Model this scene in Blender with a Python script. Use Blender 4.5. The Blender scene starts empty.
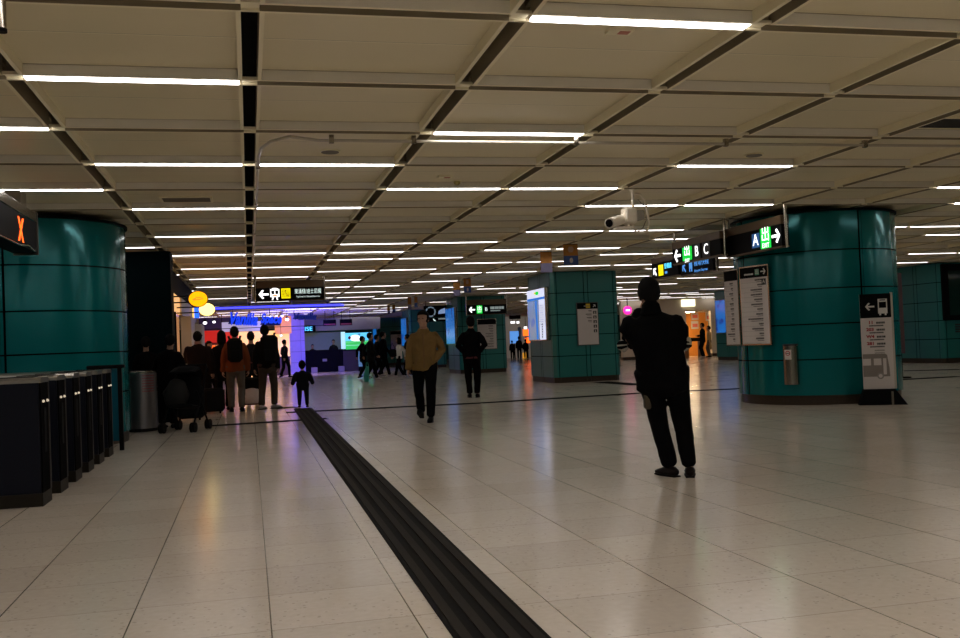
import bpy, math, random
from mathutils import Vector, Matrix, noise
random.seed(7)
PI = math.pi
sc = bpy.context.scene
COL = sc.collection
R = math.radians

# ------------------------------------------------------------------ camera
F, YAW, PITCH, ROLL, HC = 974.1, .2337, .0248, -.0405, 1.16
cy_, sy_, cp_, sp_ = math.cos(YAW), math.sin(YAW), math.cos(PITCH), math.sin(PITCH)
FW = Vector((sy_*cp_, cy_*cp_, sp_))
_r0 = Vector((cy_, -sy_, 0)); _u0 = _r0.cross(FW)
RT = _r0*math.cos(ROLL) + _u0*math.sin(ROLL)
UP = -_r0*math.sin(ROLL) + _u0*math.cos(ROLL)
cd = bpy.data.cameras.new('camera'); cam = bpy.data.objects.new('camera', cd); COL.objects.link(cam)
cd.sensor_width = 36; cd.lens = 36*F/960; cd.clip_end = 300; cd.clip_start = .05
M = Matrix((( RT.x, UP.x, -FW.x, 0), (RT.y, UP.y, -FW.y, 0), (RT.z, UP.z, -FW.z, HC), (0, 0, 0, 1)))
cam.matrix_world = M
sc.camera = cam

def ray(x, y): return FW + RT*((x-480)/F) - UP*((y-319)/F)
def at(x, y, Y):            # where the sight line of a photo point stands at depth Y of the hall
    d = ray(x, y); k = Y/d.y
    return Vector((d.x*k, Y, HC+d.z*k))
def onf(x, y, z=0.):        # ... and where it meets the floor (or the height z)
    d = ray(x, y); k = (z-HC)/d.z
    return Vector((d.x*k, d.y*k, z))
def seen(p):
    q = Vector(p)-Vector((0, 0, HC)); d = q.dot(FW)
    if d < .3: return None
    return 480+F*q.dot(RT)/d, 319-F*q.dot(UP)/d

# ------------------------------------------------------------------ materials
MATS = {}
def mat(name, col, rough=.5, metal=0., emit=None, es=0., vary=.08, scale=6., bump=0., spec=.5, trans=0.):
    if name in MATS: return MATS[name]
    m = bpy.data.materials.new(name); m.use_nodes = True
    nt = m.node_tree; b = nt.nodes['Principled BSDF']
    b.inputs['Roughness'].default_value = rough; b.inputs['Metallic'].default_value = metal
    b.inputs['Specular IOR Level'].default_value = spec
    if trans: b.inputs['Transmission Weight'].default_value = trans
    tc = nt.nodes.new('ShaderNodeTexCoord'); nz = nt.nodes.new('ShaderNodeTexNoise')
    nz.inputs['Scale'].default_value = scale; nz.inputs['Detail'].default_value = 3
    nt.links.new(tc.outputs['Object'], nz.inputs['Vector'])
    mx = nt.nodes.new('ShaderNodeMix'); mx.data_type = 'RGBA'
    c = Vector(col[:3])
    mx.inputs['A'].default_value = (*(c*(1-vary)), 1); mx.inputs['B'].default_value = (*(c*(1+vary)), 1)
    nt.links.new(nz.outputs['Fac'], mx.inputs['Factor'])
    nt.links.new(mx.outputs['Result'], b.inputs['Base Color'])
    if bump:
        bp = nt.nodes.new('ShaderNodeBump'); bp.inputs['Strength'].default_value = bump; bp.inputs['Distance'].default_value = .02
        nt.links.new(nz.outputs['Fac'], bp.inputs['Height']); nt.links.new(bp.outputs['Normal'], b.inputs['Normal'])
    if emit:
        b.inputs['Emission Color'].default_value = (*emit, 1); b.inputs['Emission Strength'].default_value = es
    MATS[name] = m
    return m

def floor_mat():
    m = bpy.data.materials.new('polished_tile'); m.use_nodes = True
    nt = m.node_tree; N = nt.nodes; L = nt.links; b = N['Principled BSDF']
    tc = N.new('ShaderNodeTexCoord'); sp = N.new('ShaderNodeSeparateXYZ'); L.new(tc.outputs['Object'], sp.inputs[0])
    def mth(op, a, bb=None):
        n = N.new('ShaderNodeMath'); n.operation = op
        for i, v in enumerate((a, bb)):
            if v is None: continue
            if isinstance(v, (int, float)): n.inputs[i].default_value = v
            else: L.new(v, n.inputs[i])
        return n.outputs[0]
    def line(sock, off, w):
        f = mth('FRACT', mth('DIVIDE', mth('SUBTRACT', sock, off-60), .6))
        d = mth('MINIMUM', f, mth('SUBTRACT', 1., f))
        return mth('LESS_THAN', d, w/.6)
    lx = line(sp.outputs['X'], -.5484, .0030); ly = line(sp.outputs['Y'], 4.187, .0022)
    # tile id tone
    ix = mth('FLOOR', mth('DIVIDE', mth('SUBTRACT', sp.outputs['X'], -.5484-60), .6))
    iy = mth('FLOOR', mth('DIVIDE', mth('SUBTRACT', sp.outputs['Y'], 4.187-60), .6))
    cb = N.new('ShaderNodeCombineXYZ'); L.new(ix, cb.inputs[0]); L.new(iy, cb.inputs[1])
    wn = N.new('ShaderNodeTexWhiteNoise'); wn.noise_dimensions = '2D'; L.new(cb.outputs[0], wn.inputs['Vector'])
    v1 = N.new('ShaderNodeTexNoise'); v1.inputs['Scale'].default_value = 24; v1.inputs['Detail'].default_value = 4
    v2 = N.new('ShaderNodeTexVoronoi'); v2.inputs['Scale'].default_value = 26
    v3 = N.new('ShaderNodeTexNoise'); v3.inputs['Scale'].default_value = 3.
    for v in (v1, v2, v3): L.new(tc.outputs['Object'], v.inputs['Vector'])
    sp_m = mth('MULTIPLY', mth('LESS_THAN', v2.outputs['Distance'], .19), mth('GREATER_THAN', v3.outputs['Fac'], .46))
    tone = mth('ADD', mth('MULTIPLY', wn.outputs['Value'], .10), mth('MULTIPLY', v1.outputs['Fac'], .22))
    mx = N.new('ShaderNodeMix'); mx.data_type = 'RGBA'
    mx.inputs['A'].default_value = (.54, .470, .390, 1); mx.inputs['B'].default_value = (.73, .65, .55, 1)
    L.new(mth('MULTIPLY', tone, 3.), mx.inputs['Factor'])
    m2 = N.new('ShaderNodeMix'); m2.data_type = 'RGBA'; m2.inputs['B'].default_value = (.34, .30, .26, 1)
    L.new(mx.outputs['Result'], m2.inputs['A']); L.new(mth('MULTIPLY', sp_m, .55), m2.inputs['Factor'])
    m3 = N.new('ShaderNodeMix'); m3.data_type = 'RGBA'; m3.inputs['B'].default_value = (.10, .07, .045, 1)
    L.new(m2.outputs['Result'], m3.inputs['A'])
    L.new(mth('MAXIMUM', mth('MULTIPLY', lx, .95), mth('MULTIPLY', ly, .6)), m3.inputs['Factor'])
    L.new(m3.outputs['Result'], b.inputs['Base Color'])
    rg = mth('ADD', .11, mth('MULTIPLY', v3.outputs['Fac'], .10)); L.new(rg, b.inputs['Roughness'])
    b.inputs['Specular IOR Level'].default_value = .72
    bp = N.new('ShaderNodeBump'); bp.inputs['Strength'].default_value = .03; bp.inputs['Distance'].default_value = .01
    L.new(v3.outputs['Fac'], bp.inputs['Height']); L.new(bp.outputs['Normal'], b.inputs['Normal'])
    return m

def map_mat(name, es, cols=((.03, .22, .8, 1), (.22, .40, .66, 1))):      # a printed lightbox map: pale land, blue water
    m = bpy.data.materials.new(name); m.use_nodes = True
    nt = m.node_tree; b = nt.nodes['Principled BSDF']
    tc = nt.nodes.new('ShaderNodeTexCoord'); nz = nt.nodes.new('ShaderNodeTexNoise'); nz.inputs['Scale'].default_value = 1.6
    nt.links.new(tc.outputs['Object'], nz.inputs['Vector'])
    cr = nt.nodes.new('ShaderNodeValToRGB')
    cr.color_ramp.elements[0].color = cols[0]; cr.color_ramp.elements[0].position = .40
    cr.color_ramp.elements[1].color = cols[1]; cr.color_ramp.elements[1].position = .46
    nt.links.new(nz.outputs['Fac'], cr.inputs[0]); nt.links.new(cr.outputs[0], b.inputs['Emission Color'])
    b.inputs['Emission Strength'].default_value = es; b.inputs['Base Color'].default_value = (.1, .1, .1, 1); b.inputs['Roughness'].default_value = .2
    return m

LS = 12.   # brightness of the ceiling strip lights
m_floor = floor_mat()
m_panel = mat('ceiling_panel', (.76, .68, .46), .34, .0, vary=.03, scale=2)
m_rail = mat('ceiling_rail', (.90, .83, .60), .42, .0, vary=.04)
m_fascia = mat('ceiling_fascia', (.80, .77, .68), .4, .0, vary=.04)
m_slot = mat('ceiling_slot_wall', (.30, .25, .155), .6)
m_void = mat('ceiling_void', (.006, .006, .006), .9)
m_light = mat('strip_diffuser', (.9, .9, .9), .5, emit=(1., .95, .93), es=LS)
m_light2 = mat('strip_diffuser_dim', (.9, .9, .9), .5, emit=(1., .95, .93), es=LS*.42)  # far rows: same lamps, emission lowered to darken the far hall
m_house = mat('light_housing', (.45, .44, .42), .4)
m_teal = mat('teal_panel', (.001, .150, .160), .16, .3, vary=.10, scale=1.1, spec=.4)
m_joint = mat('dark_joint', (.002, .004, .004), .9, spec=.02)
m_plinth = mat('brown_stone', (.042, .029, .019), .4, vary=.35, scale=30, spec=.2)
m_black = mat('black_panel', (.003, .003, .0035), .55, spec=.06)
m_blackm = mat('black_matte', (.0045, .0045, .005), .8, spec=.1)
m_steel = mat('brushed_steel', (.42, .38, .32), .19, 1., vary=.12, scale=14)
m_bronze = mat('bronze_hood', (.10, .062, .032), .45, .4, vary=.1)
m_white = mat('white_plastic', (.88, .80, .66), .4)
m_lwhite = mat('lit_white', (.9, .9, .9), .5, emit=(1, 1, 1), es=1.6)
m_lgreen = mat('lit_green', (.0, .5, .1), .5, emit=(.0, .55, .03), es=1.)
m_lyellow = mat('lit_yellow', (.8, .7, .0), .5, emit=(.85, .72, .0), es=1.)
m_lblue = mat('lit_blue_text', (.1, .3, .8), .5, emit=(.08, .30, .75), es=.9)
m_lnavy = mat('lit_navy', (.02, .06, .2), .5, emit=(.015, .07, .19), es=.9)
m_lcyan = mat('lit_cyan', (.1, .7, .9), .5, emit=(.10, .62, .95), es=1.6)
m_lred = mat('lit_red', (.8, .1, .0), .5, emit=(1., .11, .01), es=2.2)
m_board = mat('board_white', (.60, .55, .52), .5, vary=.03)
m_ink = mat('black_ink', (.03, .03, .03), .6)
m_inkg = mat('grey_ink', (.26, .24, .22), .6)
m_inkr = mat('red_ink', (.32, .01, .02), .6)
m_inkgn = mat('green_ink', (.10, .35, .22), .6)
m_inky = mat('yellow_ink', (.65, .45, .03), .6)
m_inkw = mat('white_ink', (.62, .60, .56), .6)
m_cream = mat('cream_panel', (.62, .53, .42), .45, vary=.05)
m_rubber = mat('black_rubber', (.007, .0062, .0058), .8, spec=.08)
m_rubber2 = mat('rubber_rib', (.024, .021, .018), .8, spec=.08)
m_skin = mat('skin', (.36, .20, .13), .55, vary=.06)
m_hair = mat('black_hair', (.004, .0035, .0035), .8, spec=.12)
m_eye = mat('dark_eye', (.01, .008, .008), .2)

# ------------------------------------------------------------------ mesh building
class MB:
    def __init__(s): s.v = []; s.f = []; s.m = []
    def quad(s, a, b, c, d, mi=0):
        i = len(s.v); s.v += [Vector(p) for p in (a, b, c, d)]; s.f.append((i, i+1, i+2, i+3)); s.m.append(mi)
    def box(s, lo, hi, mi=0, bv=0.):
        (x0, y0, z0), (x1, y1, z1) = lo, hi
        if x0 > x1: x0, x1 = x1, x0
        if y0 > y1: y0, y1 = y1, y0
        if z0 > z1: z0, z1 = z1, z0
        i = len(s.v)
        if bv <= 0:
            s.v += [Vector(p) for p in ((x0,y0,z0),(x1,y0,z0),(x1,y1,z0),(x0,y1,z0),(x0,y0,z1),(x1,y0,z1),(x1,y1,z1),(x0,y1,z1))]
            for f in ((0,3,2,1),(4,5,6,7),(0,1,5,4),(1,2,6,5),(2,3,7,6),(3,0,4,7)):
                s.f.append(tuple(i+k for k in f)); s.m.append(mi)
        else:
            b = min(bv, (x1-x0)/2.01, (y1-y0)/2.01, (z1-z0)/2.01)
            rings = [(z0, b), (z0+b, 0), (z1-b, 0), (z1, b)]
            for z, o in rings:
                c = b
                s.v += [Vector(p) for p in ((x0+o+(c if not o else c*.5), y0+o, z), (x1-o-(c if not o else c*.5), y0+o, z), (x1-o, y0+o+(c if not o else c*.5), z), (x1-o, y1-o-(c if not o else c*.5), z),
                        (x1-o-(c if not o else c*.5), y1-o, z), (x0+o+(c if not o else c*.5), y1-o, z), (x0+o, y1-o-(c if not o else c*.5), z), (x0+o, y0+o+(c if not o else c*.5), z))]
            for k in range(3):
                for j in range(8):
                    a = i+k*8+j; bb = i+k*8+(j+1) % 8
                    s.f.append((a, bb, bb+8, a+8)); s.m.append(mi)
            s.f.append(tuple(i+7-j for j in range(8))); s.m.append(mi)
            s.f.append(tuple(i+24+j for j in range(8))); s.m.append(mi)
        return s
    def poly_prism(s, pts, axis, lo, hi, mi=0):   # pts 2D ccw; axis 'y' -> (x,z) extruded along y ; 'z' -> (x,y) ; 'x' -> (y,z)
        i = len(s.v); n = len(pts)
        for t in (lo, hi):
            for a, b in pts:
                s.v.append(Vector({'y': (a, t, b), 'z': (a, b, t), 'x': (t, a, b)}[axis]))
        s.f.append(tuple(i+k for k in range(n))); s.m.append(mi)
        s.f.append(tuple(i+n+k for k in reversed(range(n)))); s.m.append(mi)
        for k in range(n):
            s.f.append((i+k, i+n+k, i+n+(k+1) % n, i+(k+1) % n)); s.m.append(mi)
        return s
    def loft(s, pts, rad, hint=(1, 0, 0), n=12, mi=0, cap=True, power=2.):
        pts = [Vector(p) for p in pts]; rad = [(r, r) if isinstance(r, (int, float)) else r for r in rad]
        hint = Vector(hint); i0 = len(s.v)
        if cap:
            t0 = (pts[0]-pts[1]).normalized(); t1 = (pts[-1]-pts[-2]).normalized()
            e0 = min(rad[0])*.45; e1 = min(rad[-1])*.45
            pts = [pts[0]+t0*e0]+pts+[pts[-1]+t1*e1]
            rad = [(rad[0][0]*.6, rad[0][1]*.6)]+rad+[(rad[-1][0]*.6, rad[-1][1]*.6)]
        m = len(pts)
        for k, p in enumerate(pts):
            t = (pts[min(k+1, m-1)]-pts[max(k-1, 0)]).normalized()
            x = hint-t*hint.dot(t)
            if x.length < 1e-4: x = Vector((0, 1, 0))-t*t.y
            x.normalize(); y = t.cross(x)
            for j in range(n):
                a = 2*PI*j/n; c, q = math.cos(a), math.sin(a)
                if power != 2:
                    c = math.copysign(abs(c)**(2/power), c); q = math.copysign(abs(q)**(2/power), q)
                s.v.append(p+x*(rad[k][0]*c)+y*(rad[k][1]*q))
        for k in range(m-1):
            for j in range(n):
                a = i0+k*n+j; b = i0+k*n+(j+1) % n
                s.f.append((a, b, b+n, a+n)); s.m.append(mi)
        s.f.append(tuple(i0+n-1-j for j in range(n))); s.m.append(mi)
        s.f.append(tuple(i0+(m-1)*n+j for j in range(n))); s.m.append(mi)
        return s
    def tube(s, pts, r, n=8, mi=0, hint=(.3, .2, 1)): return s.loft(pts, [r]*len(pts), hint, n, mi, cap=False)
    def ball(s, c, r, mi=0, n=12, k=8):
        r = (r, r, r) if isinstance(r, (int, float)) else r; c = Vector(c)
        pts = [c+Vector((0, 0, -r[2]*math.cos(PI*(j+.35)/(k+.7-.0)))) for j in range(k+1)]
        rad = [(r[0]*math.sin(PI*(j+.35)/(k+.7)), r[1]*math.sin(PI*(j+.35)/(k+.7))) for j in range(k+1)]
        return s.loft(pts, rad, (1, 0, 0), n, mi, cap=False)
    def disc(s, c, r, d, axis='y', mi=0, n=24, ry=None):
        ry = ry or r; c = Vector(c)
        ax = {'x': Vector((1, 0, 0)), 'y': Vector((0, 1, 0)), 'z': Vector((0, 0, 1))}[axis]
        hint = (0, 0, 1) if axis != 'z' else (1, 0, 0)
        return s.loft([c-ax*d/2, c+ax*d/2], [(ry, r)]*2, hint, n, mi, cap=False)
    def stack(s, plan, levels, gap=.010, inset=.014, mi=0, mg=1):   # plan: (x,y,dark)
        n = len(plan); zs = []
        for k in range(len(levels)-1):
            a, b = levels[k], levels[k+1]
            zs += [(a+(gap if k else 0), 0, mi), (b-(gap if k < len(levels)-2 else 0), 0, mg)]
            if k < len(levels)-2: zs += [(b-gap, inset, mg), (b+gap, inset, mg)]
        i0 = len(s.v)
        cx = sum(p[0] for p in plan)/n; cy = sum(p[1] for p in plan)/n
        for z, o, _ in zs:
            for x, y, _d in plan:
                l = math.hypot(x-cx, y-cy); k = 1-o/l
                s.v.append(Vector((cx+(x-cx)*k, cy+(y-cy)*k, z)))
        for k in range(len(zs)-1):
            for j in range(n):
                a = i0+k*n+j; b = i0+k*n+(j+1) % n
                s.f.append((a, b, b+n, a+n)); s.m.append(mg if plan[j][2] else zs[k][2])
        s.f.append(tuple(i0+n-1-j for j in range(n))); s.m.append(mi)
        s.f.append(tuple(i0+(len(zs)-1)*n+j for j in range(n))); s.m.append(mi)
        return s
    def mesh(s, name, mats):
        me = bpy.data.meshes.new(name); me.from_pydata([tuple(v) for v in s.v], [], s.f)
        for m in (mats if isinstance(mats, (list, tuple)) else [mats]): me.materials.append(m)
        me.polygons.foreach_set('material_index', s.m); me.update()
        return me
    def build(s, name, mats, parent=None, smooth=False, loc=None, rz=0.):
        o = bpy.data.objects.new(name, s.mesh(name, mats)); COL.objects.link(o)
        if parent: o.parent = parent
        if loc: o.location = loc
        if rz: o.rotation_euler = (0, 0, rz)
        if smooth: shade(o.data)
        return o
def shade(me, ang=40):
    me.polygons.foreach_set('use_smooth', [True]*len(me.polygons))
    try: me.set_sharp_from_angle(angle=R(ang))
    except Exception: pass

def tag(o, label, cat, group=None, kind=None):
    if label: o['label'] = label
    if cat: o['category'] = cat
    if group: o['group'] = group
    if kind: o['kind'] = kind
    return o
def thing(name, label, cat, loc=(0, 0, 0), rz=0., group=None, kind=None):
    o = bpy.data.objects.new(name, None); COL.objects.link(o); o.empty_display_size = .1
    o.location = loc; o.rotation_euler = (0, 0, rz)
    return tag(o, label, cat, group, kind)
def struct(name, mb, mats, smooth=False):
    o = mb.build(name, mats, smooth=smooth); o['kind'] = 'structure'; return o

def text_mesh(body, size, depth=.002, align='CENTER', sx=1., bold=0.):
    cu = bpy.data.curves.new('t', 'FONT'); cu.body = body; cu.size = size; cu.extrude = depth; cu.align_x = align; cu.align_y = 'CENTER'
    cu.resolution_u = 3; cu.offset = bold
    o = bpy.data.objects.new('t', cu); COL.objects.link(o)
    dg = bpy.context.evaluated_depsgraph_get()
    me = bpy.data.meshes.new_from_object(o.evaluated_get(dg))
    bpy.data.objects.remove(o); bpy.data.curves.remove(cu)
    for v in me.vertices: v.co = Vector((v.co.x*sx, -v.co.z, v.co.y))    # stands up, faces -y
    return me
def text(name, body, size, m, parent, loc, align='CENTER', sx=1., depth=.002, bold=0.):
    me = text_mesh(body, size, depth, align, sx, bold); me.name = name
    me.materials.clear(); me.materials.append(m)
    for p in me.polygons: p.material_index = 0
    o = bpy.data.objects.new(name, me); COL.objects.link(o); o.parent = parent; o.location = loc
    return o
def arrow(mb, cx, cz, s, ang, y0, y1, mi=0):    # a wayfinding arrow in the xz plane, ang: 0 = right
    P = [(-.5, -.09), (.22, -.09), (-.04, -.36), (.12, -.46), (.5, 0), (.12, .46), (-.04, .36), (.22, .09), (-.5, .09)]
    c, q = math.cos(ang), math.sin(ang)
    mb.poly_prism([(cx+s*(a*c-b*q), cz+s*(a*q+b*c)) for a, b in P], 'y', y0, y1, mi)
    return mb
def lines(mb, x, z, w, h, y0, y1, seed=0, mi=0, sx=1):      # a line of unreadable small print
    rnd = random.Random(seed); t = x
    while t < x+w:
        d = h*rnd.uniform(.5, 1.1)
        mb.box((t, y0, z), (min(t+d*.82, x+w), y1, z+h), mi); t += d
    return mb

# ------------------------------------------------------------------ setting: floor, walls, ceiling
X0, X1, Y0, Y1 = -14., 34., -7., 76.
mb = MB(); mb.box((X0, Y0, -.2), (X1, Y1, 0)); struct('floor', mb, m_floor)
m_wallt = mat('teal_wall', (.006, .10, .10), .35, .1)
for nm, lo, hi in (('wall_left', (X0-.2, Y0, 0), (X0, Y1, 3.4)), ('wall_right', (X1, Y0, 0), (X1+.2, Y1, 3.4)),
                   ('wall_back', (X0, Y1, 0), (X1, Y1+.2, 3.4)), ('wall_front', (X0, Y0-.2, 0), (X1, Y0, 3.4))):
    mb = MB(); mb.box(lo, hi); struct(nm, mb, m_wallt)

GX, GY, GM, ZC = .0674, 5.303, 1.5, 3.006
SI, SO, ZP = .05, .077, 3.078
i_lo, i_hi = -9, 22; j_lo, j_hi = -8, 46
mb = MB(); rb = MB()
for i in range(i_lo, i_hi):
    for j in range(j_lo, j_hi):
        xa, xb = GX+i*GM, GX+(i+1)*GM; ya, yb = GY+j*GM, GY+(j+1)*GM
        a, b, c, d = xa+SO, xb-SO, ya+SO, yb-SO; ym = (c+d)/2
        # two panels with a thin raised seam between them
        for p, q in ((c, ym-.008), (ym+.008, d)):
            mb.quad((a, p, ZP), (a, q, ZP), (b, q, ZP), (b, p, ZP), 0)
        mb.quad((a, ym-.008, ZP-.001), (a, ym+.008, ZP-.001), (b, ym+.008, ZP-.001), (b, ym-.008, ZP-.001), 1)
        # shadow gap and fascia round the tray, seen from inside
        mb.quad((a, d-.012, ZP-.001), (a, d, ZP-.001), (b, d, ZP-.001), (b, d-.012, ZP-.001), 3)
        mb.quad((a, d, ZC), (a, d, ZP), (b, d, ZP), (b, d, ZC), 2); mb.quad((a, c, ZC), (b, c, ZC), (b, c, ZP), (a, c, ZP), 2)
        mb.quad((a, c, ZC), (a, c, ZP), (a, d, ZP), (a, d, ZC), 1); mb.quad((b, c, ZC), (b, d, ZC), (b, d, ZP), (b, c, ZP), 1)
        # rim and slot walls
        e, f, g, h = xa+SI, xb-SI, ya+SI, yb-SI
        for q in (((e,g),(e,h),(a,d),(a,c)), ((b,c),(b,d),(f,h),(f,g)), ((e,g),(a,c),(b,c),(f,g)), ((a,d),(e,h),(f,h),(b,d))):
            rb.quad(*[(x, y, ZC) for x, y in q], 0)
        zt = 3.19
        rb.quad((e, g, ZC), (e, h, ZC), (e, h, zt), (e, g, zt), 1); rb.quad((f, g, ZC), (f, g, zt), (f, h, zt), (f, h, ZC), 1)
        rb.quad((e, g, ZC), (e, g, zt), (f, g, zt), (f, g, ZC), 1); rb.quad((e, h, ZC), (f, h, ZC), (f, h, zt), (e, h, zt), 1)
for i in range(i_lo, i_hi+1):           # cross pieces where rows pass the long slots
    for j in range(j_lo, j_hi+1):
        x, y = GX+i*GM, GY+j*GM
        rb.box((x-SI, y-SO, ZC+.002), (x+SI, y-SI, ZC+.02), 0); rb.box((x-SI, y+SI, ZC+.002), (x+SI, y+SO, ZC+.02), 0)
        rb.box((x-SI, y-SI, ZC+.016), (x+SI, y+SI, ZC+.03), 0)
for i in range(i_lo, i_hi):
    for j in range(j_lo, j_hi+1):
        xa, xb, y = GX+i*GM+SI, GX+(i+1)*GM-SI, GY+j*GM
        rb.quad((xa, y-SI, ZC+.085), (xa, y+SI, ZC+.085), (xb, y+SI, ZC+.085), (xb, y-SI, ZC+.085), 1)
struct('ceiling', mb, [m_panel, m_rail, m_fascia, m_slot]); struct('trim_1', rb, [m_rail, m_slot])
mb = MB(); mb.box((X0, Y0, 3.42), (X1, Y1, 3.5)); struct('trim_2', mb, m_void)

# dark expansion joints and further dark strips on the floor
def strip(pts, w, name, n=[2]):
    n[0] += 1; mb = MB()
    for (a, b) in pts:
        a = Vector(a); b = Vector(b); t = (b-a).normalized(); p = Vector((-t.y, t.x, 0))*w/2; z = Vector((0, 0, .003))
        mb.quad(a-p+z, b-p+z, b+p+z, a+p+z)
    struct('trim_%d' % n[0], mb, mat('black_stone', (.004, .004, .004), .9, spec=.02))
strip([(onf(286, 412.7), onf(480, 403.2)), (onf(480, 403.2), onf(641, 393.2)), (onf(641, 393.2), onf(735, 389)), (onf(735, 389), onf(960, 376.5))], .42, 'j')
strip([(onf(210, 426), onf(327, 418.6))], .36, 'j')
strip([(onf(274, 408.7), onf(296, 407))], .42, 'j')
strip([(onf(600, 382), onf(641, 385)), (onf(904, 371), onf(960, 369.5))], .5, 'j')  # short dark strips, the first one slanting

# ------------------------------------------------------------------ ceiling strip lights
ORD = ['zeroth', 'first', 'second', 'third', 'fourth', 'fifth', 'sixth', 'seventh', 'eighth', 'ninth', 'tenth', 'eleventh', 'twelfth', 'thirteenth',
       'fourteenth', 'fifteenth', 'sixteenth', 'seventeenth', 'eighteenth', 'nineteenth', 'twentieth']
def ordn(k): return ORD[k] if k <= 20 else '%d%s' % (k, {1: 'st', 2: 'nd', 3: 'rd'}.get(k % 10 if k // 10 != 1 else 0, 'th'))
def bay(i): return ('%s bay right of black slot' % ordn(i+1)) if i >= 0 else ('%s bay left of black slot' % ordn(-i))
NEAR = {(-1, 1), (-1, 3), (-1, 5), (-1, 7), (0, 3), (0, 5), (1, 0), (1, 2), (1, 4), (2, 4), (3, 3), (3, 5), (4, 5), (6, 4), (-2, 2), (-2, 4), (-3, 4)}
lit = set(NEAR)
rl = random.Random(3)
for i in range(-6, 19):
    for j in range(-7, 37):
        ph = ((i+1)//2) % 2         # bays go in pairs, lit on odd or even rows
        if j < 0:
            if j >= -6 and -5 <= i <= 6 and (i+j) % 3: lit.add((i, j))  # unseen rows over and behind the camera, packed denser to brighten near floor
            continue
        if (j+1) % 2 != ph: continue
        if 0 <= j <= 7 and -4 <= i <= 9:
            if j >= 6 and i >= 3 or (i in (7, 8, 9) and j > 3): lit.add((i, j))
            continue
        if j >= 8 and rl.random() < (.12 if j < 14 else .35) and not (i in (-1, 0) and j < 14): continue
        lit.add((i, j))
lit -= {(1, 6), (2, 6)}
lit |= {(-1, 9), (0, 9), (1, 9), (-1, 11), (0, 11), (1, 8), (2, 8)}
nl = 0
for (i, j) in sorted(lit, key=lambda t: (t[1], t[0])):
    x0, x1 = GX+i*GM+SO-.004, GX+(i+1)*GM-SO+.004; y = GY+j*GM
    mid = seen(((x0+x1)/2, y, ZC))
    inside = mid is not None and -60 < mid[0] < 1020 and -30 < mid[1] < 400
    if not inside and (j > 8 or i < -6): continue
    if inside and y > 52: continue
    # the big pillars stand up into these bays
    if any(math.hypot((x0+x1)/2-px, y-py) < 1.55 for px, py in ((-3.0, 14.5), (9.1, 14.4), (8.9, 26.15), (8.9, 38.15), (8.9, 50.15), (20.9, 38.15), (20.9, 26.15))): continue
    nl += 1
    lab = 'lit ceiling strip light, %s row from camera, %s' % (ordn(j+1), bay(i)) if j >= 0 else 'unseen lit ceiling strip light, %s row behind camera, %s' % (ordn(-j), bay(i))
    d = MB(); d.box((x0, -.048, 0), (x1, .048, .012))
    h = MB(); h.box((x0-.002, -.0485, .0125), (x1+.002, .0485, .07))
    ml = m_light if j < 6 else m_light2
    if y < 21 and inside:
        t = thing('ceiling_light', lab, 'ceiling light', (0, y, ZC-.002), group='strip lights in the ceiling')
        d.build('diffuser', ml, t); h.build('housing', m_house, t)
    else:
        d.box((x0-.002, -.0485, .0125), (x1+.002, .0485, .07), 1)
        tag(d.build('ceiling_light', [ml, m_house], loc=(0, y, ZC-.002)), lab, 'ceiling light', 'strip lights in the ceiling')

# ------------------------------------------------------------------ pillars
def round_plan(r, notch=.10, dep=.035):
    pts = []; N = 96
    for k in range(N):
        a = 2*PI*k/N; q = (a+PI/4) % (PI/2)-PI/4    # angle to the nearest axis
        if abs(q) < 2*PI/N*.6: continue
        pts.append((a, r))
    out = []
    hw = notch/2/r
    for k in range(4):
        c = k*PI/2
        seg = [(a, rr) for a, rr in pts if c < a < c+PI/2]
        out += [(c-hw*.28, r-dep, True), (c+hw*.28, r-dep, True), (c+hw*.28, r-.006, False), (c+hw, r-.006, True), (c+hw, r, False)]
        out += [(a, rr, False) for a, rr in seg if c+hw < a < c+PI/2-hw]
        out += [(c+PI/2-hw, r, True), (c+PI/2-hw, r-.006, False), (c+PI/2-hw*.28, r-.006, True)]
    return [(rr*math.cos(a), rr*math.sin(a), dk) for a, rr, dk in out]
def round_pillar(loc, r, label):
    t = thing('pillar', label, 'pillar', loc, kind='thing')
    mb = MB(); mb.stack(round_plan(r), [.15, .70, 1.245, 1.79, 2.375, 2.97]); mb.build('cladding', [m_teal, m_joint], t, smooth=True)
    mb = MB(); mb.disc((0, 0, .0755), r-.03, .149, 'z', n=64); mb.build('plinth', m_plinth, t, smooth=True)
    mb = MB(); mb.disc((0, 0, 2.987), r+.03, .030, 'z', n=64); mb.build('top_rim', m_black, t, smooth=True)
    return t
PL = (-2.95, 14.45); PLR = 1.3
PR = (9.17, 14.45); PRR = 1.28
round_pillar((*PL, 0), PLR, 'big round teal panelled pillar behind the ticket gates')
round_pillar((*PR, 0), PRR, 'big round teal panelled pillar with a steel wall bin and notice boards')
def rect_plan(w, d, c, v=.018):
    P = [(-w+c, -d), (w-c, -d), (w, -d+c), (w, d-c), (w-c, d), (-w+c, d), (-w, d-c), (-w, -d+c)]
    out = []
    for k in range(8):
        a, b = Vector((*P[k], 0)), Vector((*P[(k+1) % 8], 0)); t = (b-a); L = t.length; t.normalize(); nrm = Vector((t.y, -t.x, 0))
        out.append((a.x, a.y, False))
        if k % 2: continue
        for f in (L*.03, L*.48, L*.55, L*.97):
            for o, ins, dk in ((-v/2, 0, True), (-v/2+.001, .015, True), (v/2-.001, .015, True), (v/2, 0, False)):
                q = a+t*(f+o)-nrm*ins; out.append((q.x, q.y, dk))
    return out
m_tealf = mat('teal_enamel', (.012, .165, .155), .3, .1, vary=.10, scale=1.1)
PW, PD = .95, 1.15
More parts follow.
